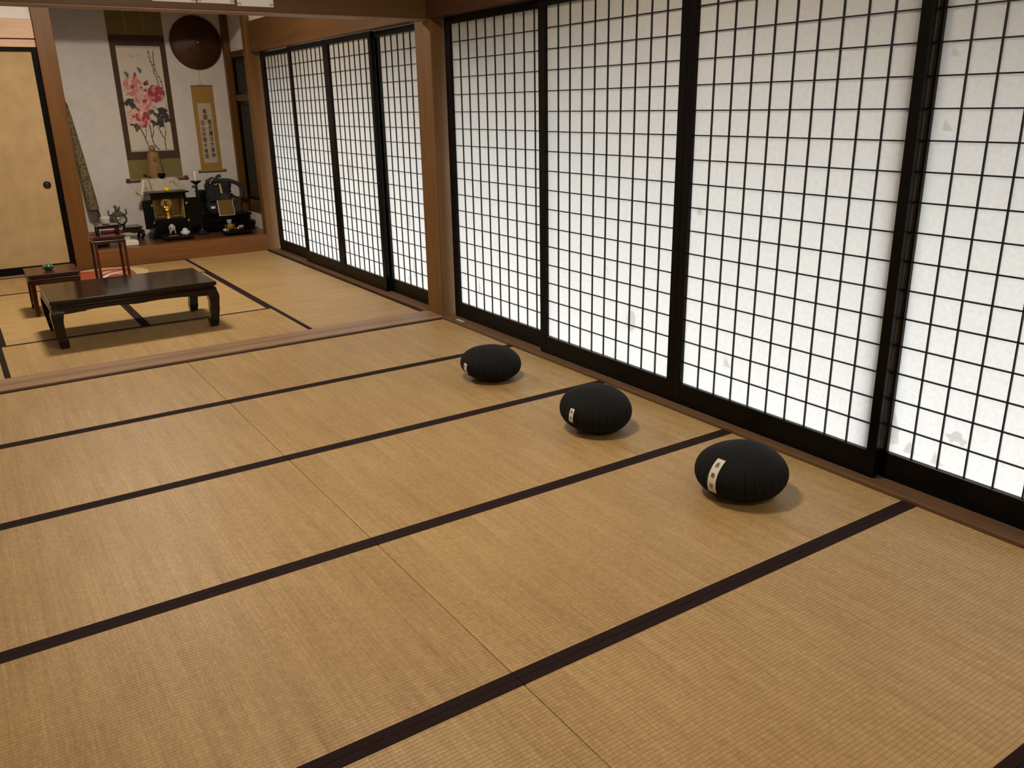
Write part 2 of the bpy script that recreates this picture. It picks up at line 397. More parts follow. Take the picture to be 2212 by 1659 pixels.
struct(MB().box(.161, .21, 3.86, 4.85, -.06, CEIL).build('wall_light_stop_alcove', 'plaster_warm'), 'added unseen wall behind alcove lattice windows, blocking light leaks')  # added behind the windows to keep sky light out of the alcove
struct(MB().box(-5.5, .3, -7.45, 5.0, CEIL, CEIL+.06).build('ceiling', 'ceiling'), 'brown boarded ceiling')
# frame over the sliding door, alcove lintel
struct(MB().box(-5.34, -1.89, 3.885, 4.0, 2.092, 2.254).build('trim_13', 'nageshi', bevel=.004), 'pale wooden frieze rail above sliding door')
struct(MB().box(-5.34, -1.89, 3.90, 4.0, 2.020, 2.084).build('trim_14', 'nageshi', bevel=.003), 'pale wooden head track of the sliding door')
struct(MB().box(-5.34, -1.89, 3.87, 4.0, -.055, .012).build('trim_15', 'sill_x', bevel=.002), 'wooden floor track of the sliding door')
struct(MB().box(-1.735, -.006, 3.865, 3.965, 2.400, 2.52).build('trim_16', 'beam_x', bevel=.004), 'brown lintel across the alcove opening')
struct(MB().box(-1.735, -.006, 3.88, 3.95, 2.521, CEIL).build('wall_alcove_front', 'plaster'), 'plaster above alcove lintel')
# alcove: step, floor boards, walls
struct(MB().box(-1.735, -.006, 3.862, 3.985, -.05, .168).build('trim_17', 'step', bevel=.006), 'glossy brown wooden step along alcove front')
struct(MB().box(-1.741, .1, 3.986, 4.85, .10, .165).build('floor_alcove', 'tokofloor'), 'dark brown polished alcove floor')
struct(MB().box(-1.90, .21, 4.851, 4.93, -.05, CEIL).build('wall_alcove_back', 'plaster'), 'white plaster back wall of the alcove')
struct(MB().box(-1.80, -1.742, 4.021, 4.85, .10, CEIL).build('wall_alcove_left', 'plaster'), 'white plaster left wall of the alcove')
struct(MB().box(.1, .16, 3.986, 4.85, .0, .352).box(.1, .16, 3.986, 4.85, 2.06, CEIL).build('wall_alcove_right', 'plaster'), 'white plaster around alcove side window')
lbl = {'trim_18': (.352, .478, 'thick brown sill under the alcove side window'), 'trim_19': (1.545, 1.608, 'brown rail between the two alcove lattice windows'), 'trim_20': (1.995, 2.058, 'brown head rail of the alcove side window')}
for k, (a, b_, t) in lbl.items():
    struct(MB().box(.085, .16, 3.986, 4.779, a, b_).build(k, 'beam_y', bevel=.003), t)
def lattice(n, z0, z1, label):
    r = thing(f'window_{n}', label, None, (.12, 4.38, z0), kind='structure')
    h = z1-z0
    MB().box(.03, .04, -.394, .398, 0, h).build('unlit_backing', 'darkvoid', r)  # near-black sheet, darkness of the unlit space put into its colour
    for y0, y1 in ((-.394, -.36), (.365, .398)): MB().box(-.012, .03, y0, y1, 0, h).build('stile', 'black', r)
    for a, b_ in ((0, .03), (h-.03, h)): MB().box(-.012, .03, -.36, .365, a, b_).build('rail', 'black', r)
    sl = MB().box(-.004, .012, -.006, .006, .031, h-.031).mesh('slat', 'lattice')
    for i in range(17): inst('slat', sl, r, (0, -.32+i*.04, 0))
    if h > .8:
        for zz in (h*.33, h*.66): MB().box(.012, .022, -.36, .365, zz-.006, zz+.006).build('cross_bar', 'black', r)
lattice(1, 1.609, 1.994, 'small dark lattice window high in alcove side wall')
lattice(2, .479, 1.544, 'tall dark lattice window in alcove side wall')
# outside: veranda boards, added light-shaping eaves and garden beyond the paper screens
vr = struct(MB().box(.16, 1.25, -8, 5.2, -.16, -.04).build('veranda_floor', 'sill_y'), 'wooden veranda outside the paper screens')
struct(MB().box(.16, 2.2, -9.5, 6.6, 2.42, 2.50).box(2.12, 2.2, -9.5, 6.6, 1.73, 2.42).build('eaves', 'beam_y'), 'added unseen eaves, lowered to dim the upper paper screens')  # added out of view; low fascia blocks sky light from the upper paper
struct(MB().box(.155, 30, -30, 30, -.62, -.60).build('garden_ground', 'earth'), 'dark garden ground outside')

# --- shoji screens: every bar its own part
ZB, ZT = .0165, 1.994
G0, G1, ROWS = .1245, 1.952, 17
rp = (G1-G0)/ROWS
def shoji(n, xf, ya, yb, ga, gb, cols, label, patches=(), lead=None):
    """ya > yb outer edges, ga > gb paper field; xf room-side face."""
    r = thing(f'door_{n}', label, None, (xf, (ya+yb)/2, ZB), kind='structure')
    oy = r.location.y
    T = .030
    MB().box(0, T, ga-oy, ya-oy, 0, ZT-ZB).build('stile', 'black', r, bevel=.002, seg=1)
    MB().box(0, T, yb-oy, gb-oy, 0, ZT-ZB).build('stile', 'black', r, bevel=.002, seg=1)
    MB().box(.001, T-.001, gb-oy, ga-oy, 0, G0-ZB).build('bottom_rail', 'black', r, bevel=.002, seg=1)
    MB().box(.001, T-.001, gb-oy, ga-oy, G1-ZB, ZT-ZB).build('top_rail', 'black', r, bevel=.002, seg=1)
    gl = ga
    if lead:                                   # narrow first cell beside a heavier bar
        ga = ga-lead
        MB().box(.006, .021, ga-oy-.005, ga-oy+.005, G0-ZB, G1-ZB).build('muntin', 'muntin', r)
        MB().box(.0225, .034, ga-oy-.004, gl-oy+.010, G0-ZB, G1-ZB).build('light_block_strip', 'darkvoid', r)  # added strip behind the paper blocks daylight and darkens this cell
    cw = (ga-gb)/cols
    vm = MB().box(.0128, .021, -.0025, .0025, G0-ZB, G1-ZB).mesh('muntin', 'muntin')
    hm = MB().box(.013, .0205, gb-oy, gl-oy, -.0026, .0026).mesh('muntin', 'muntin')
    for i in range(1, cols): inst('muntin', vm, r, (0, ga-i*cw-oy, 0))
    for i in range(1, ROWS): inst('muntin', hm, r, (0, 0, G0-ZB+i*rp))
    MB().add([(.0215, gb-oy-.012, G0-ZB-.012), (.0215, gl-oy+.012, G0-ZB-.012), (.0215, gl-oy+.012, G1-ZB+.012), (.0215, gb-oy-.012, G1-ZB+.012)], [(0,1,2,3)]).build('paper_sheet', 'paper', r)
    # repair patches pasted on the outer side of the paper, given as (y, z, outline) in world metres
    for (py, pz, s, shape) in patches:
        poly = [(py+a*s-oy, pz+b_*s-ZB) for a, b_ in shape]
        MB().add([(.0222, a, b_) for a, b_ in poly], [tuple(range(len(poly)))]).build('paper_patch', 'patch', r)
    return r
CAR = [(0.0469, 0.0031), (0.0393, 0.0101), (0.0224, 0.0111), (0.014, 0.026), (-0.0, 0.0305), (-0.0131, 0.027), (-0.0226, 0.006), (-0.0371, 0.0064), (-0.0403, -0.0079), (-0.0295, -0.0115), (-0.0286, -0.0195), (-0.0185, -0.0218), (-0.0106, -0.0112), (0.0066, -0.0092), (0.0138, -0.0172), (0.0243, -0.0184), (0.033, -0.0035)]
BLOB = [(.1, .5), (-.2, .42), (-.32, .1), (-.25, -.3), (0, -.5), (.24, -.35), (.3, .1)]
TENT = [(.0, .5), (-.35, -.1), (-.42, -.5), (.42, -.5), (.35, -.1)]
TALL = [(.3, .9), (.1, 1.0), (-.1, .3), (-.25, .2), (-.3, -.8), (.25, -.9), (.3, 0)]
TRI = [(.5, -.5), (-.5, -.5), (.35, .5)]
XF, XB = .050, .092
shoji(1, XB, -.045, -1.192, -.110, -1.150, 10, 'nearer shoji screen beside the square post', [(-.36, .26, .05, TALL)])
shoji(2, XF, -1.163, -2.311, -1.224, -2.264, 10, 'nearer shoji screen behind the farthest black cushion', [(-1.96, .36, .12, BLOB), (-1.75, .62, .035, TRI)])
shoji(3, XF, -2.312, -3.446, -2.360, -3.404, 10, 'nearer shoji screen behind the nearest black cushion', [(-2.42, .98, .05, TRI), (-2.64, .30, .05, TRI), (-2.40, 1.42, .03, TRI)])
shoji(4, XB, -3.372, -4.575, -3.415, -4.496, 10, 'shoji screen at right edge of view with car shaped patch', [(-3.7174, 0.2596, 1.0, CAR), (-3.545, .170, .055, TENT), (-3.475, .22, .07, TALL), (-3.52, 1.36, .04, TRI), (-3.51, 1.60, .035, TRI), (-3.66, .16, .05, TRI)], lead=.041)
shoji(5, XB, 3.760, 2.846, 3.668, 2.890, 8, 'farthest shoji screen next to the alcove')
shoji(6, XF, 2.845, 1.926, 2.792, 1.982, 8, 'second shoji screen from the alcove', [(2.45, .14, .06, TENT)])
shoji(7, XF, 1.925, 1.010, 1.868, 1.062, 8, 'third shoji screen from the alcove', [(1.62, .96, .17, BLOB), (1.80, .93, .06, TALL), (1.65, .62, .05, BLOB), (1.85, .30, .06, TALL)])
shoji(8, XB, 1.075, .241, 1.028, .275, 7, 'farther shoji screen beside the square post', [(.60, .27, .09, TALL), (.66, .62, .09, BLOB), (.50, .23, .07, TALL), (.72, .17, .06, TENT)], lead=.043)

# --- sliding door (fusuma) left of the alcove
fd = thing('door_9', 'beige paper sliding door with black lacquered frame', None, (-2.341, 3.93, .0125), kind='structure')
fh = 2.0185-.0125
MB().box(-.405, .405, -.006, .016, .07, fh-.036).build('paper_panel', 'fusuma', fd)
for s in (-1, 1): MB().box(min(s*.452, s*.405), max(s*.452, s*.405), -.014, .018, 0, fh).build('stile', 'black', fd, bevel=.002, seg=1)
MB().box(-.405, .405, -.014, .018, 0, .07).build('bottom_rail', 'black', fd, bevel=.002, seg=1)
MB().box(-.405, .405, -.014, .018, fh-.036, fh).build('top_rail', 'black', fd, bevel=.002, seg=1)
hd = MB().lathe([(.0335, 0), (.0335, .006), (.029, .009), (.026, .006), (.022, .002), (.001, .002)], 32).xf(Matrix.Rotation(PI/2, 4, 'X')).off((.334, -.006, .806)).build('door_pull', 'bronze', fd, smooth=True)
lab(hd, 'round dark metal finger pull')
MB().lathe([(.018, 0), (.014, .002), (.001, .002)], 24).xf(Matrix.Rotation(PI/2, 4, 'X')).off((.334, -.0085, .806)).build('pull_centre', 'bronze', hd, smooth=True)

# ================================================================== CEILING LAMPS (out of view)
def ceiling_lamp(loc, label, k=1.0):
    r = thing('ceiling_lamp', label, 'lamp', loc, group='round ceiling lamps')
    MB().lathe([(.30, -.075), (.31, -.06), (.31, -.02), (.27, 0)], 40).build('housing', 'white_paper', r, smooth=True)
    MB().lathe([(.001, -.10), (.16, -.096), (.27, -.085), (.30, -.0755)], 40).build('diffuser', 'lampglow', r, smooth=True)
    L = bpy.data.lights.new('ceiling_lamp_light', 'AREA'); L.shape = 'DISK'; L.size = .5; L.energy = LAMP*k; L.color = LAMP_COL
    lo = bpy.data.objects.new('lamp_light', L); C.objects.link(lo); lo.parent = r; lo.location = (0, 0, -.11)
MT['lampglow'] = emit('lamp_diffuser', LAMP_COL, 6)
ceiling_lamp((-1.78, 1.85, CEIL), 'round ceiling lamp over the farther room', 1.38)
ceiling_lamp((-1.55, -2.40, CEIL), 'round ceiling lamp over the middle of the nearer room', .86)
ceiling_lamp((-1.75, -5.9, CEIL), 'added unseen fill lamp over the near end of nearer room', .55)  # extra lamp added to brighten the floor at the near end

# ================================================================== CUSHIONS
def zafu(loc, a, c, rz, tilt, tagspec, label):
    r = thing('zafu_cushion', label, 'cushion', loc, group='black round meditation cushions')
    n, k = 224, 40
    vs = []; fs = []
    for j in range(k+1):
        t = -PI/2 + PI*j/k
        ct, st = math.cos(t), math.sin(t)
        for i in range(n):
            ph = 2*PI*i/n
            rr = a*abs(ct)**.90; z = c*math.copysign(abs(st)**.97, st)
            w_ = math.exp(-(t/.62)**4)
            pl = abs(math.cos(ph*14+.6*math.sin(3*ph)))
            rr *= 1 - .030*w_*max(0, 1-pl*2.6) - .004*w_*math.sin(ph*9)
            z += c*.02*math.sin(2*ph+1.0)*ct + c*.03*math.sin(ph*3)*ct*st
            if z < -c*.90: z = -c*.90 + (z+c*.90)*.15
            vs.append((rr*math.cos(ph), rr*math.sin(ph), z))
    for j in range(k):
        for i in range(n):
            A = j*n+i; B = j*n+(i+1) % n; fs.append((A, B, B+n, A+n))
    fs.append(tuple(range(n))[::-1]); fs.append(tuple(k*n+i for i in range(n)))
    R = Matrix.Rotation(tilt[1], 4, Vector((math.cos(tilt[0]), math.sin(tilt[0]), 0)))
    mb = MB().add(vs, fs).xf(R); zmin = min(p[2] for p in mb.v); mb.off((0, 0, -zmin))
    mb.build('cushion_cover', 'zafu', r, smooth=True)
    def surf(ph, t, lift=.001):
        ct, st = math.cos(t), math.sin(t)
        p = Vector((a*abs(ct)**.90*math.cos(ph), a*abs(ct)**.90*math.sin(ph), c*math.copysign(abs(st)**.97, st)))
        if p.z < -c*.90: p.z = -c*.90 + (p.z+c*.90)*.15
        nn = Vector((ct*math.cos(ph)/a, ct*math.sin(ph)/a, st/c)).normalized()
        q = R @ (p + nn*lift); return (q.x, q.y, q.z-zmin)
    ph0, t0, t1, w_, txt = tagspec
    m = 10; vs = []
    for i in range(m+1):
        t = t0+(t1-t0)*i/m
        dph = w_/2/(a*max(math.cos(t), .3)**.82)
        vs += [surf(ph0-dph, t, .0042), surf(ph0+dph, t, .0042)]
    tg = MB().add(vs, [(2*i, 2*i+1, 2*i+3, 2*i+2) for i in range(m)]).build('label_tag', 'tag', r)
    so = tg.modifiers.new('thickness', 'SOLIDIFY'); so.thickness = .0012; so.offset = -1
    lab(tg, 'white cloth name tag with brushed characters')
    H_ = abs(t0-t1)
    for q, chx in enumerate(txt):
        tm = text_mb(chx, 1.0, 0)
        f0 = (q+.62)/(len(txt)+.35)
        vv = []
        for (x, y, z) in tm.v:
            t = t0+(t1-t0)*(f0 - y*.60/(len(txt)+.35)*.9)
            dph = x*.58*w_/(a*max(math.cos(t), .3)**.82)
            vv.append(surf(ph0+dph, t, .0050))
        MB().add(vv, tm.f).build('tag_lettering', 'ink', tg)
    return r
# direction from a cushion towards the camera is about (-.62, -.78)
zafu((-.452, -1.394, .001), .170, .093, 0, (.9, .06), (-3.08, .20, -.37, .026, '寿寺'), 'farthest of three black cushions, its tag half hidden')
zafu((-.468, -2.341, .001), .169, .104, 0, (.4, .08), (-2.96, .35, -.22, .023, '寿寺'), 'middle black cushion with a small folded white tag')
zafu((-.445, -3.205, .001), .177, .103, 0, (0, .0), (-3.05, .83, -.36, .036, '長寿寺'), 'nearest black cushion with a long white name tag')

# ================================================================== LOW TABLES
def low_table(name, label, cx, cy, lx, ly, h, mat, legw, apr, curved, panel=False):
    r = thing(name, label, 'table', (cx, cy, 0.002))
    hx, hy = lx/2, ly/2
    tp = .026 if curved else .022
    t = MB().box(-hx, hx, -hy, hy, h-tp, h).build('table_top', mat, r, bevel=.006 if curved else .004)
    if panel:
        for s in (-1, 1): MB().box(s*hx*.70-.0012, s*hx*.70+.0012, -hy+.03, hy-.03, h-.0005, h+.0004).build('panel_joint', 'black', t)
        for s in (-1, 1): MB().box(-hx*.70, hx*.70, s*(hy-.03)-.0008, s*(hy-.03)+.0008, h-.0005, h+.0003).build('panel_joint', 'black', t)
    # waist moulding under the top
    MB().box(-hx+.014, hx-.014, -hy+.014, hy-.014, h-tp-.012, h-tp-.0005).build('waist', mat, r, bevel=.002, seg=1)
    z1 = h-tp-.013
    MB().box(-hx+.004, hx-.004, -hy+.004, hy-.004, z1-.010, z1).build('moulding', mat, r, bevel=.0045)
    z1 -= .0105
    for s in (-1, 1):
        n = 24; lo = []
        L = hx-.012-legw*.5
        for i in range(n+1):
            u = -1+2*i/n
            d = apr*(1 - .35*math.exp(-(u/.75)**8)) if curved else apr
            if curved and abs(u) < .28: d = apr*.65 + apr*.16*(math.cos(u/.28*PI)+1)/2
            lo.append((u*L, z1-d))
        poly = [(-L, z1), (L, z1)] + lo[::-1]
        MB().prism(poly, s*(hy-.010)-.009, s*(hy-.010)+.004 if s > 0 else s*(hy-.010)+.009).build('apron', mat, r)
        L2 = hy-.012-legw*.5
        MB().prism([(-L2, z1), (L2, z1), (L2, z1-apr*.8), (L2*.8, z1-apr*.62), (-L2*.8, z1-apr*.62), (-L2, z1-apr*.8)], s*(hx-.010)-.009, s*(hx-.010)+.006, 'yz').build('apron', mat, r)
    for sx in (-1, 1):
        for sy in (-1, 1):
            mb = MB(); n = 20; vs = []
            for i in range(n+1):
                u = i/n; z = z1*(1-u)
                if curved:
                    def itp(tab):
                        for (a0, b0_), (a1, b1_) in zip(tab, tab[1:]):
                            if u <= a1: f_ = (u-a0)/(a1-a0); f_ = f_*f_*(3-2*f_); return b0_+(b1_-b0_)*f_
                        return tab[-1][1]
                    bow = itp([(0, .002), (.18, .012), (.5, .006), (.82, -.004), (1, -.012)])    # out at the knee, in towards the foot
                    wd = legw*itp([(0, 1.5), (.12, 1.22), (.4, 1.0), (.7, .94), (.84, 1.0), (1, .84)])
                else:
                    bow = 0 if u < .8 else -.004; wd = legw*(1-.18*u) + (.008 if .80 < u < .95 else 0)
                # outer faces follow the bow, inner faces the width
                ox = hx-.006+bow if curved else hx-.008; oyy = hy-.006+bow if curved else hy-.008
                x0, x1 = sx*ox, sx*(ox-wd); y0, y1 = sy*oyy, sy*(oyy-wd)
                vs += [(x0, y0, z), (x1, y0, z), (x1, y1, z), (x0, y1, z)]
            fs = [(4*i+j, 4*i+(j+1) % 4, 4*i+4+(j+1) % 4, 4*i+4+j) for i in range(n) for j in range(4)] + [(0,1,2,3), (4*n+3, 4*n+2, 4*n+1, 4*n)]
            mb.add(vs, fs).build('leg', mat, r, smooth=True)
    return r
low_table('low_table', 'long low dark polished wooden table with curved legs', -1.875, 1.105, 1.045, .675, .318, 'rosewood', .062, .042, True)
low_table('side_table', 'small reddish brown side table behind the long low table', -2.248, 2.095, .355, .385, .315, 'redwood', .034, .032, False, True)
o = MB().lathe([(.010, 0), (.022, .001), (.034, .010), (.040, .022), (.038, .033), (.028, .042), (.014, .0465), (.001, .047)], 28).off((-2.268, 2.07, .3182)).build('incense_case', 'jade', smooth=True)
tag(o, 'mottled green stone incense case on the small side table', 'incense case')

# --- tall flower stand with footed tray, cup and stick
sx0, sy0 = -1.775, 2.445
r = thing('flower_stand', 'tall narrow red wooden stand behind the long table', 'stand', (sx0, sy0, .002))
hs = .498
MB().box(-.122, .122, -.140, .140, hs-.022, hs).build('stand_top', 'redwood', r, bevel=.004)
MB().box(-.112, .112, -.130, .130, hs-.034, hs-.0225).build('waist', 'redwood', r)
for s in (-1, 1):
    MB().box(-.118, .118, s*.134-.005, s*.134+.005, hs-.056, hs-.0345).build('apron', 'redwood', r, bevel=.0015, seg=1)
    MB().box(s*.116-.005, s*.116+.005, -.128, .128, hs-.056, hs-.0345).build('apron', 'redwood', r, bevel=.0015, seg=1)
    MB().box(-.105, .105, s*.125-.006, s*.125+.006, .06, .075).build('stretcher', 'redwood', r)
    for t in (-1, 1):
        MB().box(s*.108-.011, s*.108+.011, t*.126-.011, t*.126+.011, 0, hs-.0565).build('leg', 'redwood_z', r, bevel=.003)
zt = hs+.0025
r = thing('footed_tray', 'small dark wooden footed tray on top of the tall stand', 'tray', (-1.765, 2.43, zt))
MB().box(-.088, .088, -.075, .075, .072, .082).build('tray_top', 'rosewood', r, bevel=.002, seg=1)
for s in (-1, 1):
    MB().box(-.08, .08, s*.066-.004, s*.066+.004, .056, .0715).build('apron', 'rosewood', r)
    for t in (-1, 1): MB().box(s*.076-.008, s*.076+.008, t*.062-.008, t*.062+.008, 0, .0715).build('leg', 'rosewood', r, bevel=.002, seg=1)
o = MB().lathe([(.022, 0), (.024, .003), (.030, .006), (.0335, .028), (.0345, .056), (.0325, .056), (.031, .03), (.026, .010), (.001, .008)], 30).off((-1.768, 2.44, zt+.0825)).build('tea_cup', 'cup', smooth=True)
tag(o, 'pale porcelain tea cup on the footed tray', 'cup')
r = thing('lacquer_case', 'long red lacquered stick case lying behind the footed tray', 'case', (-1.755, 2.545, zt), rz=-.03)
MB().box(-.045, .125, -.012, .018, 0, .026).build('case_body', 'redlacq', r, bevel=.003)
MB().box(-.045, .125, -.0135, -.0125, .022, .027).build('pale_edge', 'white_paper', r)
MB().tube([(-.05, 0, .012), (-.12, .0, .012), (-.165, 0, .014)], [.007, .005, .003], 8).build('handle', 'redlacq', r, smooth=True)

# --- red cloth on a round straw mat
o = MB().lathe([(.001, 0), (.36, 0), (.372, .006), (.366, .014), (.30, .016), (.001, .016)], 56).off((-1.705, 3.395, .002)).build('round_straw_mat', 'straw', smooth=True)
tag(o, 'round pale straw floor mat under the red cloth', 'straw mat')
r = thing('red_cloth', 'red brocade square cloth with white crane on straw mat', 'cloth', (-1.715, 3.315, .0222))
n = 16; vs = []; q = .24; q2 = .275
for j in range(n+1):
    for i in range(n+1):
        x = -q+2*q*i/n; y = -q2+2*q2*j/n
        z = .012*(1-(abs(x)/q)**6)*(1-(abs(y)/q2)**6)+.002*math.sin(x*31)*math.cos(y*27)+.003
        vs.append((x, y, z))
fs = [(j*(n+1)+i, j*(n+1)+i+1, (j+1)*(n+1)+i+1, (j+1)*(n+1)+i) for j in range(n) for i in range(n)]
o = MB().add(vs, fs).build('cloth_panel', 'redcloth', r, smooth=True); m = o.modifiers.new('t', 'SOLIDIFY'); m.thickness = .003
def flatpoly(pts, z, name, mat, parent): return MB().prism(pts, z, z+.0012, 'xy').build(name, mat, parent)
cr = flatpoly([(-.10, -.27), (-.045, -.25), (-.01, -.18), (.03, -.10), (.07, -.06), (.13, -.03), (.17, .03), (.10, .0), (.04, -.035), (-.005, -.09), (-.05, -.17)], .0162, 'crane_motif', 'crane', r)
flatpoly([(.03, -.10), (.10, -.12), (.19, -.08), (.11, -.085)], .0164, 'crane_motif', 'crane', r)
flatpoly([(-.09, -.09), (-.02, -.02), (.05, .02), (-.03, .01)], .0164, 'crane_motif', 'crane', r)
flatpoly([(-.05, .03), (.05, .07), (.12, .065), (.03, .095)], .0164, 'crane_motif', 'crane', r)

# ================================================================== WALL THINGS
YW = 4.851
# flower painting scroll
px0, px1 = -1.119, -.573
r = thing('flower_scroll', 'hanging scroll painting of pink roses in dark brown mount', 'hanging scroll', ((px0+px1)/2, YW-.004, .728))
cx = (px0+px1)/2; zz = .728
def loc(x, z): return (x-cx, z-zz)
MB().box(px0-cx-.002, px1-cx+.002, -.0015, .0015, .755-zz, 2.83-zz).build('silk_mount', 'scroll_green', r)
MB().box(px0-cx, px1-cx, -.0035, -.0016, .960-zz, 2.214-zz).build('brown_mount', 'scroll_brown', r)
pic = MB().box(-1.066-cx, -.627-cx, -.0050, -.0036, 1.043-zz, 2.107-zz).build('picture', 'picture', r)
for a, b_ in ((1.043, 1.060), (2.085, 2.107)): MB().box(-1.066-cx, -.627-cx, -.0054, -.00505, a-zz, b_-zz).build('picture_edge', 'tape', pic)
rod = MB().tube([(-.285, -.012, .022), (.285, -.012, .022)], .016, 12).build('roller', 'sill_x', r, smooth=True)
for s in (-1, 1): MB().tube([(s*.2855, -.012, .022), (s*.322, -.012, .022)], .019, 12).build('roller_knob', 'darkred', rod, smooth=True)
MB().tube([(-.27, -.004, 2.83-zz), (.27, -.004, 2.83-zz)], .009, 8).build('top_rod', 'sill_x', r, smooth=True)
for xs in (-.944, -.766): MB().box(xs-cx-.008, xs-cx+.008, -.0045, -.0016, 2.232-zz, 2.83-zz).build('ribbon', 'scroll_gold', r)
# painted motifs: picture pixel (zoomed crop) -> metres on the paper.  (u,v) in 0..1 across, down
PW, PH = .439, 1.064
def pt(u, v): return (-1.066+u*PW-cx, 2.107-v*PH-zz)
lay = [0]
def paint(poly, mat, name):
    lay[0] += 1; d = -.0056-.00003*lay[0]
    MB().prism([pt(*p) for p in poly], d, d+.0002).build(name, mat, pic)
def stroke(pts, wd, name='painted_twig', mat='twig'):
    L = []; R_ = []
    for i, p in enumerate(pts):
        a = Vector(pts[max(i-1, 0)]); b_ = Vector(pts[min(i+1, len(pts)-1)])
        d = Vector(((b_.x-a.x)*PW, (b_.y-a.y)*PH)); d = d.normalized() if d.length else Vector((1, 0)); nn = Vector((-d.y/PW, d.x/PH))*wd*.5
        L.append((p[0]+nn.x, p[1]+nn.y)); R_.append((p[0]-nn.x, p[1]-nn.y))
    paint(L+R_[::-1], mat, name)
rnd = random.Random(3)
def thorny(pts, wd):
    stroke(pts, wd)
    for i in range(len(pts)-1):
        for k in range(2):
            t = rnd.random(); p = (pts[i][0]+(pts[i+1][0]-pts[i][0])*t, pts[i][1]+(pts[i+1][1]-pts[i][1])*t); s = rnd.choice((-1, 1))
            paint([(p[0], p[1]-.004), (p[0]+s*.035, p[1]-.006), (p[0], p[1]+.006)], 'twig', 'painted_thorn')
thorny([(.72, .035), (.72, .11), (.76, .17), (.79, .215), (.78, .25), (.83, .30), (.85, .35), (.88, .40)], .007)
thorny([(.83, .035), (.81, .11), (.81, .17), (.82, .22), (.85, .27), (.90, .30), (.93, .35), (.93, .40)], .006)
stroke([(.74, .105), (.81, .10)], .004); stroke([(.78, .17), (.82, .19)], .004)
thorny([(.26, .74), (.33, .82), (.37, .88), (.42, .96)], .008); thorny([(.42, .76), (.40, .84), (.375, .87)], .004)
thorny([(.50, .72), (.52, .83), (.53, .90), (.56, .945), (.66, .99)], .009); thorny([(.60, .74), (.57, .82), (.53, .86)], .005)
thorny([(.70, .76), (.77, .85), (.82, .88), (.81, .99)], .008); thorny([(.86, .76), (.85, .83), (.82, .87)], .005)
stroke([(.65, .56), (.75, .60), (.84, .66)], .006); stroke([(.84, .58), (.86, .63)], .005); stroke([(.95, .53), (.97, .60)], .004); stroke([(.06, .46), (.16, .44), (.22, .47)], .004)
def blossom(cu, cv, ru, rv, mats, seed, name='painted_rose'):
    q = random.Random(seed)
    for k in range(9):
        a = 2*PI*k/9+q.random()*.3; d = .55
        pu, pv = cu+ru*d*math.cos(a), cv+rv*d*math.sin(a)
        poly = []
        for i in range(10):
            b_ = 2*PI*i/10; f = (.52+.14*q.random())
            poly.append((pu+ru*f*math.cos(b_), pv+rv*f*math.sin(b_)))
        paint(poly, mats[k % len(mats)], name)
    for k in range(5):
        a = 2*PI*k/5+.5
        paint([(cu+ru*.22*math.cos(a)+ru*.28*math.cos(2*PI*i/8), cv+rv*.2*math.sin(a)+rv*.26*math.sin(2*PI*i/8)) for i in range(8)], mats[(k+1) % len(mats)], name)
    paint([(cu+ru*.24*math.cos(2*PI*i/9)*(.8+.4*q.random()), cv+rv*.24*math.sin(2*PI*i/9)*(.8+.4*q.random())) for i in range(9)], 'rose_core', name)
def leaf(cu, cv, ln, wd, ang, mat, name='painted_leaf'):
    poly = []
    for i in range(9):
        t = i/8; poly.append((t-.5, .5*math.sin(PI*t)**.8*(1+.15*math.sin(9*t))))
    poly += [(p[0], -p[1]) for p in poly[-2:0:-1]]
    ca, sa = math.cos(ang), math.sin(ang)
    paint([(cu+(p[0]*ln*ca-p[1]*wd*sa)/PW, cv+(p[0]*ln*sa+p[1]*wd*ca)/PH) for p in poly], mat, name)
for (u, v, ln, wd, an, mt) in [(.12, .525, .12, .05, .3, 'leaf'), (.20, .545, .13, .06, .9, 'leaf'), (.07, .53, .09, .05, 1.9, 'leaf'), (.26, .56, .11, .05, .2, 'leaf'), (.24, .505, .11, .04, -.2, 'leaf'),
                               (.33, .59, .09, .05, .8, 'leaf'), (.17, .50, .12, .035, .1, 'leaf'), (.45, .385, .12, .05, .2, 'leaf'), (.53, .355, .08, .045, -1.1, 'leaf'), (.50, .40, .10, .045, .9, 'leaf'),
                               (.53, .60, .12, .055, .2, 'leaf_green'), (.60, .615, .08, .05, -.4, 'leaf_green'), (.80, .62, .12, .05, 1.1, 'leaf'), (.88, .60, .12, .06, .4, 'leaf'), (.76, .67, .10, .06, .3, 'leaf'),
                               (.93, .68, .13, .07, 1.0, 'leaf'), (.82, .70, .14, .05, 1.7, 'leaf'), (.90, .64, .13, .06, .7, 'leaf'), (.73, .72, .11, .05, 1.5, 'leaf'), (.80, .735, .10, .05, 1.2, 'leaf'), (.70, .645, .09, .04, .2, 'leaf'),
                               (.60, .715, .09, .05, .5, 'leaf'), (.20, .765, .09, .05, .7, 'leaf_green'), (.14, .735, .10, .03, -.1, 'leaf'), (.24, .755, .09, .05, 1.4, 'leaf_green')]:
    leaf(u, v, ln*.8, wd*.72, an, mt)
    leaf(u+.05*math.cos(an+1), v+.02*math.sin(an+1), ln*.55, wd*.55, an+.9, 'leaf_green' if rnd.random() < .45 else mt)
blossom(.25, .375, .20, .080, ['rose', 'rose_pale', 'rose'], 1)
blossom(.44, .385, .09, .035, ['rose_pale', 'rose'], 5)
blossom(.47, .515, .22, .085, ['rose_pale', 'rose_pale', 'rose'], 2)
blossom(.76, .445, .18, .075, ['rose_deep', 'rose', 'rose_deep'], 3)
blossom(.17, .660, .16, .065, ['rose_pale', 'rose_pale', 'rose_pale'], 4)
blossom(.38, .680, .16, .075, ['rose', 'rose_pale', 'rose_deep'], 6)
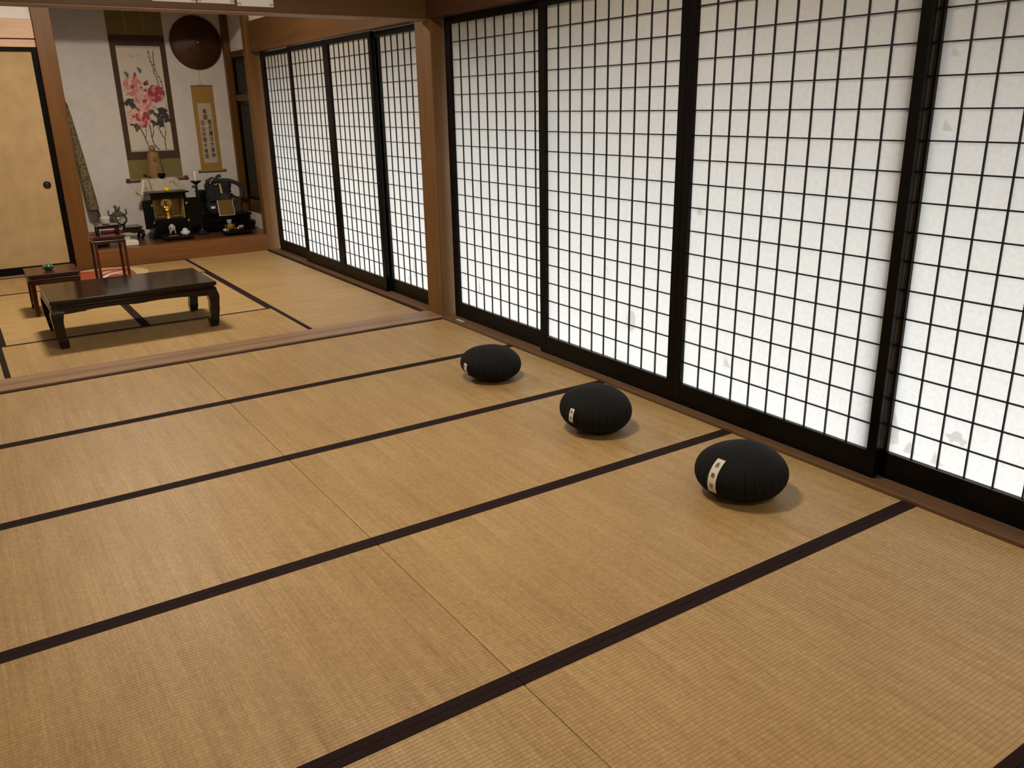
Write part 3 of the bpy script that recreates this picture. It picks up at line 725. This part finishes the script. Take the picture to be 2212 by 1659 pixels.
for (u, v, ln, wd, an, mt) in [(.33, .285, .10, .035, -1.4, 'rose_deep'), (.335, .31, .06, .03, -1.3, 'rose'), (.58, .335, .05, .025, -1.0, 'rose_deep')]: leaf(u, v, ln, wd, an, mt, 'painted_bud')
for (u, v) in ((.16, .262), (.46, .222)):
    s = 1 if u < .3 else 1
    paint([(u-.06, v-.02), (u-.03, v-.03), (u, v-.012), (u+.05, v-.005), (u+.02, v+.008), (u+.02, v+.03), (u-.02, v+.028), (u-.03, v+.01)], 'bird', 'painted_bird')
    paint([(u-.0, v-.03), (u+.03, v-.01), (u+.045, v+.018), (u+.01, v+.01)], 'bird', 'painted_bird')
for i in range(11):            # small brushed inscription
    u = .20+.030*i
    for k in range(3):
        paint([(u+rnd.uniform(-.008, .008), .075+.012*k), (u+rnd.uniform(0, .016), .076+.012*k+rnd.uniform(-.004, .006)), (u+rnd.uniform(-.004, .012), .082+.012*k)], 'ink', 'painted_inscription')
# calligraphy scroll
cx2 = -.247; z2 = .797
r = thing('calligraphy_scroll', 'narrow ochre hanging scroll with black brushed characters', 'hanging scroll', (cx2, YW-.003, z2))
MB().box(-.116, .118, -.0012, .0012, .012, .912).build('silk_mount', 'scroll_gold', r)
sh = MB().box(-.071, .075, -.0026, -.0013, .093, .732).build('paper_sheet', 'callig', r)
rod = MB().tube([(-.118, -.009, .008), (.120, -.009, .008)], .012, 12).build('roller', 'scroll_gold', r, smooth=True)
for s in (-1, 1): MB().tube([(s*.1205, -.009, .008), (s*.152, -.009, .008)], .0125, 10).build('roller_knob', 'sill_x', rod, smooth=True)
MB().tube([(-.116, -.004, .914), (.118, -.004, .914)], .006, 8).build('top_rod', 'sill_x', r, smooth=True)
MB().tube([(-.045, -.004, .919), (-.005, -.003, .931), (.035, -.004, .919)], .0022, 6).build('cord', 'tape', r)
MB().tube([(-.005, -.003, .931), (-.012, -.003, 1.09)], .0020, 6).build('cord', 'tape', r)
RX = Matrix.Rotation(PI/2, 4, 'X')
def glyph(chx, x, z, s, parent, sx=1.0, mat='ink', y=-.0029):
    t0 = text_mb(chx, s, .0002); tm = MB()
    for k, (dx, dz) in enumerate(((0, 0), (.022, 0), (-.022, 0), (0, .018), (0, -.018))):      # thicken the strokes
        tm.add([(p[0]+dx*s, p[1]+dz*s, p[2]+k*.00004) for p in t0.v], t0.f)
    tm.xf(Matrix.Diagonal((sx, 1, 1, 1))); tm.xf(RX).off((x, y, z)).build('brushed_character', mat, parent)
for i, ch_ in enumerate('奉請'): glyph(ch_, .000, .640-i*.060, .060, sh, .8)
for i, ch_ in enumerate('竜天護法大善神'): glyph(ch_, .040, .528-i*.060, .058, sh, .8)
for i, ch_ in enumerate('白山妙理大権現'): glyph(ch_, -.036, .520-i*.060, .056, sh, .8)
MB().box(-.012, .022, -.0030, -.0027, .475, .512).build('red_seal', 'rose_pale', sh)
# straw hat
hc = (-.248, 2.150)
r = thing('sedge_hat', 'round brown conical hat hung on the alcove wall', 'hat', (hc[0], YW-.006, hc[1]))
prof = [(.268, .002), (.270, .006), (.265, .011), (.20, .035), (.13, .060), (.06, .082), (.02, .091), (.001, .093)]
cone = MB().lathe(prof, 64, fn=lambda a, t: 1+.003*math.cos(a*32)).xf(RX).build('hat_cone', 'hat', r, smooth=True)
MB().tube([(.268*math.cos(2*PI*i/64), -.006, .268*math.sin(2*PI*i/64)) for i in range(64)], .006, 8, closed=True).build('rim_band', 'hat', r, smooth=True)
MB().ball((.0, -.095, .0), .009, .006, .009, 14, 8).build('crown_knob', 'tape', r, smooth=True)  # pale colour paints the highlight onto the knob
q = random.Random(11)
for k in range(16):
    a = -1.9+q.uniform(-.45, .45); rr = .095+q.uniform(-.03, .03)
    x, z = rr*math.cos(a)-.03, rr*math.sin(a)-.0
    d = math.hypot(x, z); y = -(.101-.325*d)-.003
    MB().prism([(x+q.uniform(-.02, .02), z+q.uniform(-.012, .012)) for _ in range(3)], y, y+.003).build('painted_mark', 'ink', r)
# notices on the lintel
for (x0, x1, zb, lb) in [(-1.678, -1.449, 2.0245, 'white paper notice taped on lintel, leftmost of three'), (-1.441, -1.235, 2.0265, 'white paper notice taped on lintel, middle of three'), (-1.219, -1.008, 2.0185, 'white paper notice taped on lintel, rightmost of three')]:
    r = thing('paper_notice', lb, 'notice', ((x0+x1)/2, .0115, zb), group='paper notices on the lintel')
    hw = (x1-x0)/2
    MB().box(-hw, hw, -.0018, -.0006, 0, .278).build('sheet', 'white_paper', r)
    for s in (-1, 1):
        for z in (.006, .262): MB().box(s*(hw-.012)-.012, s*(hw-.012)+.012, -.0026, -.0019, z, z+.013).build('tape', 'tape', r)

# ================================================================== ALCOVE FURNISHINGS
ZT_ = .166
# --- altar cabinet
r = thing('altar_cabinet', 'black lacquered altar cabinet with open doors and gold interior', 'altar', (-.865, 4.40, ZT_))
# base plinths, body, roof (local: x right, y back, z up)
MB().box(-.205, .185, -.06, .20, 0, .045).build('plinth', 'black', r, bevel=.004)
MB().box(-.185, .165, -.045, .19, .046, .085).build('plinth', 'black', r, bevel=.004)
bd = MB().box(-.155, .155, .175, .19, .086, .43).build('back_panel', 'black', r)
MB().box(-.150, .150, .170, .1745, .195, .425).build('gold_lining', 'goldpaint', bd)
for s in (-1, 1):
    sd = MB().box(s*.1625-.007, s*.1625+.007, -.04, .19, .086, .43).build('side_panel', 'black', r)
    MB().box(min(s*.155, s*.151), max(s*.155, s*.151), -.03, .169, .195, .425).build('gold_lining', 'goldpaint', sd)
MB().box(-.154, .154, -.03, .174, .086, .194).build('inner_step', 'black', r, bevel=.002, seg=1)
MB().box(-.165, .165, -.042, .19, .431, .448).build('ceiling_board', 'black', r)
MB().box(-.175, .185, -.05, .19, .405, .462).build('head_frame', 'black', r, bevel=.003)
MB().box(-.195, .215, -.085, .185, .463, .478).build('roof_slab', 'black', r, bevel=.003)
for s in (-1, 1): MB().box(s*.17-.006, s*.17+.006, -.075, -.063, .405, .462).build('corner_bracket', 'black', r)
for s, ang, ln in ((-1, math.radians(-150), .115), (1, math.radians(-12), .155)):
    R = Matrix.Translation((s*.168, -.052, .262)) @ Matrix.Rotation(ang, 4, 'Z')
    d = MB().obox(R @ Matrix.Translation((ln/2, 0, 0)), ln/2, .007, .146).build('door', 'black', r)
    for zz in (-.09, .09): MB().obox(R @ Matrix.Translation((.012, 0, zz)), .010, .0085, .012).build('hinge', 'brass', d)
# gold statue inside
r = thing('gold_statue', 'small gilded seated statue inside the black altar cabinet', 'statue', (-.868, 4.44, ZT_+.1945))
MB().lathe([(.045, 0), (.048, .006), (.044, .014), (.034, .02), (.030, .03), (.040, .036), (.044, .042), (.034, .05), (.028, .06)], 20).build('tiered_base', 'gold', r, smooth=True)
MB().lathe([(.020, .06), (.034, .066), (.045, .076), (.048, .084), (.040, .086), (.001, .086)], 24, fn=lambda a, t: 1+.08*math.cos(a*10)*t).build('lotus', 'gold', r, smooth=True)
bdy = MB().lathe([(.034, .086), (.040, .092), (.036, .100), (.022, .108), (.020, .122), (.022, .134), (.012, .142), (.006, .146)], 20, sy=.75)
bdy.ball((0, 0, .158), .0125, .012, .015, 14, 8).ball((0, 0, .174), .006, .006, .006, 10, 6)
for s in (-1, 1): bdy.tube([(s*.020, 0, .136), (s*.029, -.006, .118), (s*.012, -.020, .106)], [.006, .006, .005], 8)
bdy.build('seated_figure', 'gold', r, smooth=True)
hal = [(0.056*math.sin(PI*t)**.7*(1 if True else 0), .092+.125*t) for t in [i/14 for i in range(15)]]
MB().prism([(x, z) for x, z in hal]+[(-x, z) for x, z in hal[-2:0:-1]], .026, .032).build('halo', 'brass', r)
MB().tube([(.054*math.sin(PI*t)**.7, .024, .092+.125*t) for t in [i/14 for i in range(15)]]+[(-.054*math.sin(PI*t)**.7, .024, .092+.125*t) for t in [i/14 for i in range(13, 0, -1)]], .003, 6, closed=True).build('halo_rim', 'gold', r, smooth=True)
# yuzu on the roof
r = thing('yellow_citrus', 'yellow citrus fruit on top of the altar cabinet', 'fruit', (-.862, 4.36, ZT_+.4786))
MB().lathe([(.001, 0), (.014, .001), (.026, .010), (.031, .024), (.029, .038), (.018, .049), (.006, .051), (.001, .0495)], 22, fn=lambda a, t: 1+.02*math.cos(5*a)).build('fruit_body', 'yuzu', r, smooth=True)
MB().tube([(0, 0, .048), (.001, 0, .054)], .003, 6).build('stem_stub', 'twig', r)
for s, c_ in ((-1, .045), (1, .04)): pass
# porcelain incense cup on the altar step
r = thing('incense_burner', 'grey white patterned porcelain burner in front of gold statue', 'incense burner', (-.872, 4.325, ZT_+.0455))
# stands on the plinth in front of the inner step
MB().lathe([(.030, .030), (.034, .036), (.036, .06), (.033, .078), (.028, .082), (.026, .078), (.028, .05), (.001, .045)], 22).build('bowl', 'bluewhite', r, smooth=True)
MB().lathe([(.026, .082), (.020, .094), (.008, .100), (.001, .101)], 20).build('lid', 'bluewhite', r, smooth=True)
for k in range(3):
    a = 2*PI*k/3+PI/2; MB().tube([(.022*math.cos(a), .022*math.sin(a), .036), (.030*math.cos(a), .030*math.sin(a), .015), (.029*math.cos(a), .029*math.sin(a), 0)], [.010, .008, .006], 8).build('foot', 'bluewhite', r, smooth=True)
# tray before the altar with pot and folded fan
r = thing('offering_tray', 'low dark tray on feet before the altar cabinet', 'tray', (-.862, 4.155, ZT_))
MB().box(-.155, .155, -.085, .085, .030, .040).build('tray_board', 'rosewood', r, bevel=.002, seg=1)
for s in (-1, 1):
    MB().box(-.155, .155, s*.083-.003, s*.083+.003, .0405, .050).build('tray_rim', 'rosewood', r)
    MB().box(s*.152-.003, s*.152+.003, -.079, .079, .0405, .050).build('tray_rim', 'rosewood', r)
    for t in (-1, 1): MB().box(s*.135-.012, s*.135+.012, t*.07-.012, t*.07+.012, 0, .0295).build('foot', 'rosewood', r, bevel=.002, seg=1)
zt = ZT_+.0408
r = thing('covered_pot', 'pale lilac lidded porcelain pot on the altar tray', 'pot', (-.785, 4.13, zt))
MB().lathe([(.024, .008), (.034, .014), (.038, .030), (.036, .044), (.030, .050), (.028, .046), (.032, .028), (.001, .018)], 24).build('pot_body', 'whitepot', r, smooth=True)
MB().lathe([(.030, .0505), (.026, .062), (.018, .072), (.008, .076), (.001, .0765)], 22).build('pot_lid', 'whitepot', r, smooth=True)
for s in (-1, 1): MB().tube([(s*.034, 0, .040), (s*.046, 0, .042), (s*.045, 0, .026), (s*.036, 0, .022)], .004, 6).build('ear', 'whitepot', r, smooth=True)
for s in (-1, 1): MB().ball((s*.007, -.0235, .064), .003, .002, .005, 8, 6).build('vent_hole', 'ink', r)
for k in range(3):
    a = 2*PI*k/3-PI/2; MB().tube([(.022*math.cos(a), .022*math.sin(a), .014), (.026*math.cos(a), .026*math.sin(a), 0)], [.007, .005], 8).build('foot', 'whitepot', r)
r = thing('folded_fan', 'half open brown paper fan lying on the altar tray', 'fan', (-.93, 4.14, zt))
for k in range(6):
    a0 = .12+.16*k; a1 = a0+.155
    z0, z1 = (.002, .008) if k % 2 else (.008, .002)
    p = [(-.045+.03*math.cos(a0), -.03+.03*math.sin(a0), z0), (-.045+.13*math.cos(a0), -.03+.13*math.sin(a0)*.6, z0), (-.045+.13*math.cos(a1), -.03+.13*math.sin(a1)*.6, z1), (-.045+.03*math.cos(a1), -.03+.03*math.sin(a1), z1)]
    o = MB().add(p, [(0, 1, 2, 3)]).build('fan_fold', 'fan', r); m = o.modifiers.new('t', 'SOLIDIFY'); m.thickness = .0015
# --- candlestick with coiled dragon
r = thing('candlestick', 'tall dark bronze dragon candlestick beside the altar', 'candlestick', (-.550, 4.385, ZT_))
MB().lathe([(.062, 0), (.064, .012), (.050, .022), (.038, .034), (.022, .05), (.016, .07), (.020, .085), (.012, .10), (.011, .42), (.015, .47), (.011, .50), (.013, .535)], 20).build('stem', 'bronze', r, smooth=True)
dish = MB().lathe([(.012, .535), (.030, .545), (.058, .566), (.061, .571), (.056, .572), (.028, .556), (.001, .552)], 28).build('drip_dish', 'bronze', r, smooth=True)
hel = [((.017+.006*math.sin(3*t))*math.cos(2*PI*2.4*t), (.017+.006*math.sin(3*t))*math.sin(2*PI*2.4*t), .10+.40*t) for t in [i/60 for i in range(61)]]
dr = MB().tube(hel, [.004+.008*math.sin(PI*min(1, i/60+.15)) for i in range(61)], 8)
dr.tube([hel[-1], (-.02, -.02, .515), (-.040, -.012, .512), (-.052, -.006, .505)], [.009, .011, .010, .005], 8)
dr.tube([(-.030, -.012, .518), (-.022, -.01, .538)], [.004, .002], 6).tube([(-.03, -.02, .515), (-.045, -.03, .532)], [.003, .0015], 6)
dr.build('coiled_dragon', 'bronze', r, smooth=True)
for t in (.25, .45, .65, .85):
    p = hel[int(t*60)]; MB().tube([p, (p[0]*2.2, p[1]*2.2, p[2]+.012), (p[0]*2.7, p[1]*2.7, p[2]-.004)], [.006, .004, .002], 6).build('dragon_claw', 'bronze', r, smooth=True)
r = thing('candle', 'slim white candle standing on the bronze candlestick', 'candle', (-.550, 4.385, ZT_+.5535))
MB().lathe([(.0085, 0), (.009, .05), (.010, .115), (.008, .118), (.001, .1175)], 16).build('wax', 'candle', r, smooth=True)
MB().tube([(0, 0, .1175), (.001, 0, .124)], .001, 5).build('wick', 'ink', r)

# --- robe draped stand with carved figure, bowl and stick
r = thing('draped_stand', 'stand draped with a white crested robe behind altar', 'robe stand', (-.862, 4.735, ZT_))
MB().box(-.15, .17, -.06, .07, 0, .585).build('stand_box', 'sill_x', r)
n = 26; vs = []; rows = 14
for j in range(rows+1):
    t = j/rows
    for i in range(n+1):
        u = -1+2*i/n
        half = .172+.085*t**.8
        x = u*half + (.012 if u > 0 else -.018)*t
        z = .600-.150*t - .012*abs(u)**3
        y = -.072-.034*t - .010*math.sin(u*9+1)*t - .012*math.exp(-((abs(u)-.75)/.1)**2)*t
        vs.append((x, y, z))
o = MB().add(vs, [(j*(n+1)+i, j*(n+1)+i+1, (j+1)*(n+1)+i+1, (j+1)*(n+1)+i) for j in range(rows) for i in range(n)]).build('robe_front', 'robe', r, smooth=True)
m = o.modifiers.new('t', 'SOLIDIFY'); m.thickness = .004
MB().box(-.17, .182, -.075, .075, .586, .601).build('robe_top', 'robe', r, bevel=.006)
for s, pts in ((-1, [(-.165, .60), (-.185, .595), (-.265, .49), (-.262, .475), (-.205, .42), (-.150, .445)]), (1, [(.165, .598), (.185, .585), (.255, .468), (.255, .45), (.20, .455), (.13, .56)])):
    o = MB().prism(pts, -.092, -.118).build('sleeve', 'robe', r, bevel=.005)
MB().prism([(.10, .555), (.115, .560), (.118, .575), (.108, .582), (.098, .575)], -.092, -.090).build('crest', 'tape', r)
o = MB().prism([(-.178, .590), (-.160, .593), (-.195, .44), (-.218, .445)], -.122, -.1185).build('collar_band', 'white_paper', r)
MB().prism([(-.165, .525), (-.150, .530), (-.150, .505), (-.165, .505)], -.1235, -.120).build('red_mark', 'rose', r)
MB().tube([(-.115, -.090, .60), (-.102, -.116, .52), (-.098, -.125, .455)], .0028, 6).build('cord', 'redwood', r)
zt = ZT_+.6018
r = thing('carved_figure', 'carved pale wooden robed figure in front of rose scroll', 'carving', (-.872, 4.757, zt))
bd = MB()
prof = [(.082, 0), (.084, .02), (.076, .10), (.066, .18), (.060, .235), (.052, .262), (.026, .276), (.020, .282)]
bd.lathe(prof, 28, sy=.72, fn=lambda a, t: 1+.03*math.sin(a*7)*(1-t))
bd.ball((0, 0, .306), .034, .032, .036, 20, 12)
bd.build('robed_body', 'tanwood', r, smooth=True)
for s in (-1, 1):
    for k, zz in enumerate((.225, .165, .125, .075, .035)):
        rr = [.056, .066, .071, .077, .081][k]
        MB().tube([(s*rr*math.cos(b_), -rr*.74*math.sin(b_), zz-.045*math.sin(b_*.9)+.035) for b_ in (.15, .45, .75, 1.0)], [.002, .006, .006, .002], 6).build('robe_fold', 'tanwood', r, smooth=True)
MB().ball((0, -.050, .20), .016, .018, .028, 12, 8).build('joined_hands', 'tanwood', r, smooth=True)
r = thing('black_bowl', 'small shiny black bowl before the carved figure', 'bowl', (-.832, 4.662, zt))
MB().lathe([(.020, 0), (.022, .004), (.036, .018), (.041, .036), (.038, .048), (.035, .047), (.036, .034), (.001, .012)], 24).build('bowl_shell', 'black', r, smooth=True)
r = thing('striker_stick', 'short stick with red cloth and dark padded end on robe', 'striker', (-.955, 4.69, zt+.006))
MB().tube([(-.055, 0, .032), (-.040, 0, .026), (-.022, 0, .018)], [.011, .014, .010], 10).build('padded_end', 'navy', r, smooth=True)
MB().tube([(-.022, 0, .018), (.005, 0, .008), (.03, 0, .002)], [.007, .008, .006], 8).build('red_grip', 'darkred', r, smooth=True)

# --- pack, book and stepped black stand
r = thing('stepped_stand', 'black lacquered stepped stand at right of alcove', 'stand', (-.255, 4.57, ZT_))
MB().box(-.29, .29, -.10, .16, .160, .176).build('top_board', 'black', r, bevel=.004)
MB().box(-.265, .265, -.085, .15, .090, .1595).build('upper_body', 'black', r, bevel=.006)
MB().prism([(-.28, .0895), (.28, .0895), (.312, .070), (.318, .05), (.30, .03), (.27, .022), (-.27, .022), (-.30, .03), (-.318, .05), (-.312, .07)], -.115, .165).build('bulged_body', 'black', r)
for s in (-1, 1):
    for t in (-.10, .15): MB().box(s*.29-.018, s*.29+.018, t-.018, t+.018, 0, .0215).build('foot', 'black', r, bevel=.003)
zt = ZT_+.1765
r = thing('black_box', 'upright dark box behind the charcoal pack', 'box', (-.42, 4.66, zt))
MB().box(-.075, .085, -.04, .05, 0, .255).build('box_body', 'darkvoid', r, bevel=.003)
MB().box(-.078, .088, -.043, .053, .2555, .272).build('box_lid', 'darkvoid', r, bevel=.003)
r = thing('travel_pack', 'charcoal cloth pack tied with thick grey cord roll', 'pack', (-.285, 4.545, zt))
n = 22; vs = []; k = 18
for j in range(k+1):
    t = j/k
    for i in range(n):
        a = 2*PI*i/n; ca, sa = math.cos(a), math.sin(a)
        sup = (abs(ca)**5+abs(sa)**5)**(-1/5)
        sq = (1-.35*abs(2*t-1)**10)
        x = .140*sup*ca*sq*(1-.05*math.sin(t*19)); y = .062*sup*sa*sq*(1+.06*math.sin(t*17+a)); z = .37*t
        vs.append((x+.004*math.sin(9*t+a*2), y, z))
fs = [(j*n+i, j*n+(i+1) % n, (j+1)*n+(i+1) % n, (j+1)*n+i) for j in range(k) for i in range(n)] + [tuple(range(n))[::-1], tuple(k*n+i for i in range(n))]
MB().add(vs, fs).build('cloth_body', 'navy', r, smooth=True)
MB().prism([(-.125, .16), (.125, .16), (.118, .225), (.0, .245), (-.118, .225)], -.080, -.064).build('flap', 'navy', r, bevel=.004)
MB().prism([(-.02, .15), (.09, .15), (.08, .21), (.035, .235), (-.005, .21)], -.092, -.0805).build('pouch_flap', 'greycloth', r, bevel=.004)
tb = []
for i in range(25):
    t = i/24; a = PI*(.62-.98*t)
    tb.append((.045+.205*math.cos(a)*1.05, -.035, .245+.128*math.sin(a)))
MB().tube(tb, [.024]*6+[.024-.006*i/18 for i in range(19)], 12).build('cord_roll', 'greycloth', r, smooth=True)
MB().tube([(.245, -.035, .185), (.225, -.03, .165), (.18, -.03, .175), (.135, -.035, .205)], .017, 10).build('cord_roll', 'greycloth', r, smooth=True)
MB().tube([(-.125, -.05, .36), (-.06, -.045, .385), (.02, -.04, .375)], [.030, .034, .022], 12).build('rolled_bundle', 'greycloth', r, smooth=True)
MB().tube([(-.02, -.045, .412), (.012, -.045, .424), (.034, -.045, .422)], [.012, .018, .016], 10).build('rolled_bundle', 'greycloth', r, smooth=True)
MB().tube([(-.10, -.082, .345), (-.085, -.087, .378), (-.06, -.082, .40)], .003, 6).build('white_tie', 'white_paper', r)
MB().tube([(-.055, -.083, .340), (-.035, -.086, .332), (-.02, -.08, .350)], .003, 6).build('white_tie', 'white_paper', r)
MB().tube([(.11, -.070, .235), (.135, -.070, .243), (.15, -.065, .228)], .003, 6).build('white_tie', 'white_paper', r)
MB().prism([(-.006, .345), (.010, .347), (.026, .240), (.002, .238)], -.0835, -.0805).build('strap', 'straw', r)
MB().box(-.118, -.072, -.0715, -.0685, .078, .104).build('name_label', 'white_paper', r)
r = thing('sutra_book', 'gold brocade folding book propped against the charcoal pack', 'book', (-.258, 4.395, zt+.0005))
R = Matrix.Rotation(-.22, 4, 'X')
MB().box(-.080, .080, -.012, -.009, 0, .165).xf(R).off((0, .004, .003)).build('cover', 'coverbook', r)
MB().box(-.079, .079, -.009, .010, .001, .164).xf(R).off((0, .004, .003)).build('pages', 'white_paper', r)
for s in (-1, 1): MB().box(s*.082-.002, s*.082+.002, -.013, .010, 0, .168).xf(R).off((0, .004, .003)).build('pale_edge', 'white_paper', r)
MB().box(-.084, .084, -.013, .010, -.003, 0).xf(R).off((0, .004, .003)).build('pale_edge', 'white_paper', r)
# --- tray with small vessels in front
r = thing('vessel_tray', 'black low tray with small vessels at alcove right', 'tray', (-.250, 4.135, ZT_))
MB().box(-.135, .15, -.085, .10, .022, .032).build('tray_board', 'black', r, bevel=.002, seg=1)
for s in (-1, 1):
    MB().box(-.135, .15, s*.0925+.0075-.003, s*.0925+.0075+.003, .0325, .045).build('tray_rim', 'black', r)
    MB().box(s*.1425+.0075-.003, s*.1425+.0075+.003, -.081, .096, .0325, .045).build('tray_rim', 'black', r)
    for t in (-.07, .085): MB().box(s*.12+.0075-.014, s*.12+.0075+.014, t-.012, t+.012, 0, .0215).build('foot', 'black', r, bevel=.002, seg=1)
zt = ZT_+.0332
r = thing('gold_censer', 'gold square censer holding a blue white cup', 'censer', (-.302, 4.185, zt))
MB().box(-.034, .034, -.026, .026, .010, .044).build('censer_body', 'brass', r, bevel=.004)
MB().box(-.042, .042, -.032, .032, .0445, .052).build('censer_rim', 'gold', r, bevel=.002, seg=1)
MB().box(-.030, .030, -.022, .022, .0525, .078).build('censer_neck', 'brass', r, bevel=.003)
for s in (-1, 1):
    MB().tube([(s*.038, 0, .052), (s*.050, 0, .060), (s*.048, 0, .074)], .004, 6).build('handle', 'gold', r, smooth=True)
    for t in (-1, 1): MB().tube([(s*.026, t*.018, .012), (s*.032, t*.022, 0)], [.006, .004], 6).build('foot', 'gold', r)
o = MB().lathe([(.016, 0), (.020, .003), (.025, .02), (.027, .044), (.025, .044), (.022, .02), (.001, .006)], 22).off((-.302, 4.185, zt+.0785)).build('sake_cup', 'bluewhite', smooth=True)
tag(o, 'blue white cup standing on top of the gold censer', 'cup')
o = MB().lathe([(.015, 0), (.020, .004), (.027, .018), (.029, .048), (.027, .048), (.024, .02), (.001, .008)], 22).off((-.178, 4.195, zt+.002)).build('tea_bowl', 'bluewhite', smooth=True)
tag(o, 'blue white patterned cup right of the gold censer', 'cup')
o = MB().lathe([(.010, 0), (.014, .002), (.023, .012), (.025, .022), (.022, .030), (.010, .036), (.001, .037)], 20).off((-.372, 4.10, ZT_+.0455)).build('lidded_dish', 'bluewhite', smooth=True)
tag(o, 'tiny pale blue lidded dish at left of the tray', 'dish')
o.location.z = zt; o.location.x = -.362; o.location.y = 4.16
o = MB().lathe([(.028, 0), (.032, .004), (.052, .018), (.060, .040), (.056, .040), (.046, .018), (.001, .008)], 28).off((-.245, 4.095, zt)).build('lacquer_bowl', 'darkred', smooth=True)
tag(o, 'dark red lacquer bowl at front of the black tray', 'bowl')
# --- celadon burner on its table
r = thing('alcove_table', 'dark low table with curved legs at left of alcove', 'table', (-1.335, 4.50, ZT_))
MB().box(-.185, .185, -.12, .12, .128, .142).build('table_top', 'rosewood', r, bevel=.004)
MB().box(-.165, .165, -.10, .10, .112, .1275).build('waist', 'rosewood', r)
for s in (-1, 1):
    MB().prism([(-.155, .1115), (.155, .1115), (.155, .085), (.10, .075), (.04, .09), (-.04, .09), (-.10, .075), (-.155, .085)], s*.105-.006, s*.105+.006).build('apron', 'rosewood', r)
    for t in (-1, 1):
        MB().tube([(s*.150, t*.095, .111), (s*.178, t*.112, .085), (s*.180, t*.114, .05), (s*.165, t*.104, .02), (s*.172, t*.108, 0)], [.022, .022, .018, .012, .016], 10).build('leg', 'rosewood', r, smooth=True)
zt = ZT_+.1425
r = thing('celadon_burner', 'green celadon incense burner with lion lid in alcove', 'incense burner', (-1.358, 4.49, zt))
MB().lathe([(.034, .010), (.052, .018), (.080, .048), (.088, .078), (.080, .104), (.068, .118), (.072, .126), (.070, .134), (.060, .134), (.066, .10), (.001, .03)], 32).build('pot_body', 'celadon', r, smooth=True)
MB().lathe([(.060, .1345), (.052, .146), (.034, .158), (.020, .162), (.001, .163)], 26).build('pot_lid', 'celadon', r, smooth=True)
ln = MB().ball((.004, 0, .180), .026, .018, .020, 14, 8).ball((-.014, -.004, .208), .017, .016, .017, 12, 8).ball((.026, 0, .200), .009, .009, .014, 10, 6)
for s in (-1, 1): ln.tube([(-.012, s*.010, .184), (-.016, s*.012, .160)], [.008, .007], 8); ln.ball((-.016, s*.013, .224), .006, .005, .006, 8, 5)
ln.build('lion_finial', 'celadon', r, smooth=True)
for s in (-1, 1): MB().tube([(s*.068, 0, .118), (s*.084, 0, .130), (s*.088, 0, .150), (s*.082, 0, .170), (s*.090, 0, .178)], [.010, .009, .009, .008, .006], 8).build('ear_handle', 'celadon', r, smooth=True)
MB().lathe([(.036, 0), (.033, .004), (.001, .005)], 24).xf(RX).off((.020, -.083, .074)).build('medallion', 'celadon_face', r, smooth=True)
for k in range(3):
    a = 2*PI*k/3-PI/2; MB().tube([(.045*math.cos(a), .045*math.sin(a), .026), (.058*math.cos(a), .058*math.sin(a), .012), (.054*math.cos(a), .054*math.sin(a), 0)], [.014, .012, .009], 8).build('foot', 'celadon', r, smooth=True)
# --- small boxes on the alcove floor
r = thing('pale_box', 'cream cardboard box on alcove floor near the step', 'box', (-1.335, 4.075, ZT_+.002))
MB().box(-.062, .062, -.045, .075, 0, .040).build('box_body', 'boxwhite', r, bevel=.001, seg=1)
MB().box(-.055, .055, -.038, .068, .0405, .044).build('inner_tray', 'white_paper', r)
q = random.Random(5)
for k in range(7): MB().ball((q.uniform(-.045, .045), q.uniform(-.03, .06), .046), .009, .008, .006, 8, 6).build('wrapped_piece', 'cup', r)
r = thing('small_pale_box', 'smaller cream box under the dark alcove table', 'box', (-1.335, 4.40, ZT_))
MB().box(-.045, .045, -.025, .025, 0, .034).build('box_body', 'boxwhite', r, bevel=.001, seg=1)
MB().box(-.047, .047, -.027, .027, .0345, .044).build('box_lid', 'boxwhite', r, bevel=.001, seg=1)
r = thing('black_case', 'flat black case on alcove floor behind the tall stand', 'case', (-1.60, 4.16, ZT_))
MB().box(-.055, .055, -.06, .06, 0, .022).build('case_body', 'black', r, bevel=.002, seg=1)
MB().box(-.056, .056, -.061, .061, .0225, .032).build('case_lid', 'black', r, bevel=.002, seg=1)
# --- staff in brocade bag leaning in the corner
r = thing('brocade_staff_bag', 'long staff in olive brocade bag leaning behind the post', 'staff', (-1.46, 4.73, ZT_))
b0, b1 = Vector((-.088, -.02, .30)), Vector((-.178, .045, 1.44))
ax = (b1-b0)
def at(t): p = b0+ax*t; return (p.x, p.y, p.z)
MB().tube([(0, 0, .004), (-.050, -.012, .31), (-.075, -.014, .45)], [.010, .011, .010], 10).build('staff_end', 'darkred', r, smooth=True)
MB().tube([at(t) for t in (0, .012, .10, .3, .5, .7, .85, .92, .94)], [.036, .054, .055, .049, .042, .034, .027, .021, .010], 18).build('brocade_bag', 'brocade', r, smooth=True)
MB().tube([at(.915), at(.95)], [.022, .018], 10).build('tie_cord', 'darkred', r, smooth=True)
MB().tube([at(.93), at(1.0)], [.012, .010], 10).build('staff_tip', 'darkred', r, smooth=True)
# --- small chalk block on the sill by the post
o = MB().box(.024, .044, -.262, -.168, .0153, .0225).build('sill_block', 'cup', bevel=.002)
tag(o, 'small pale block lying on the sill by the post', 'block')
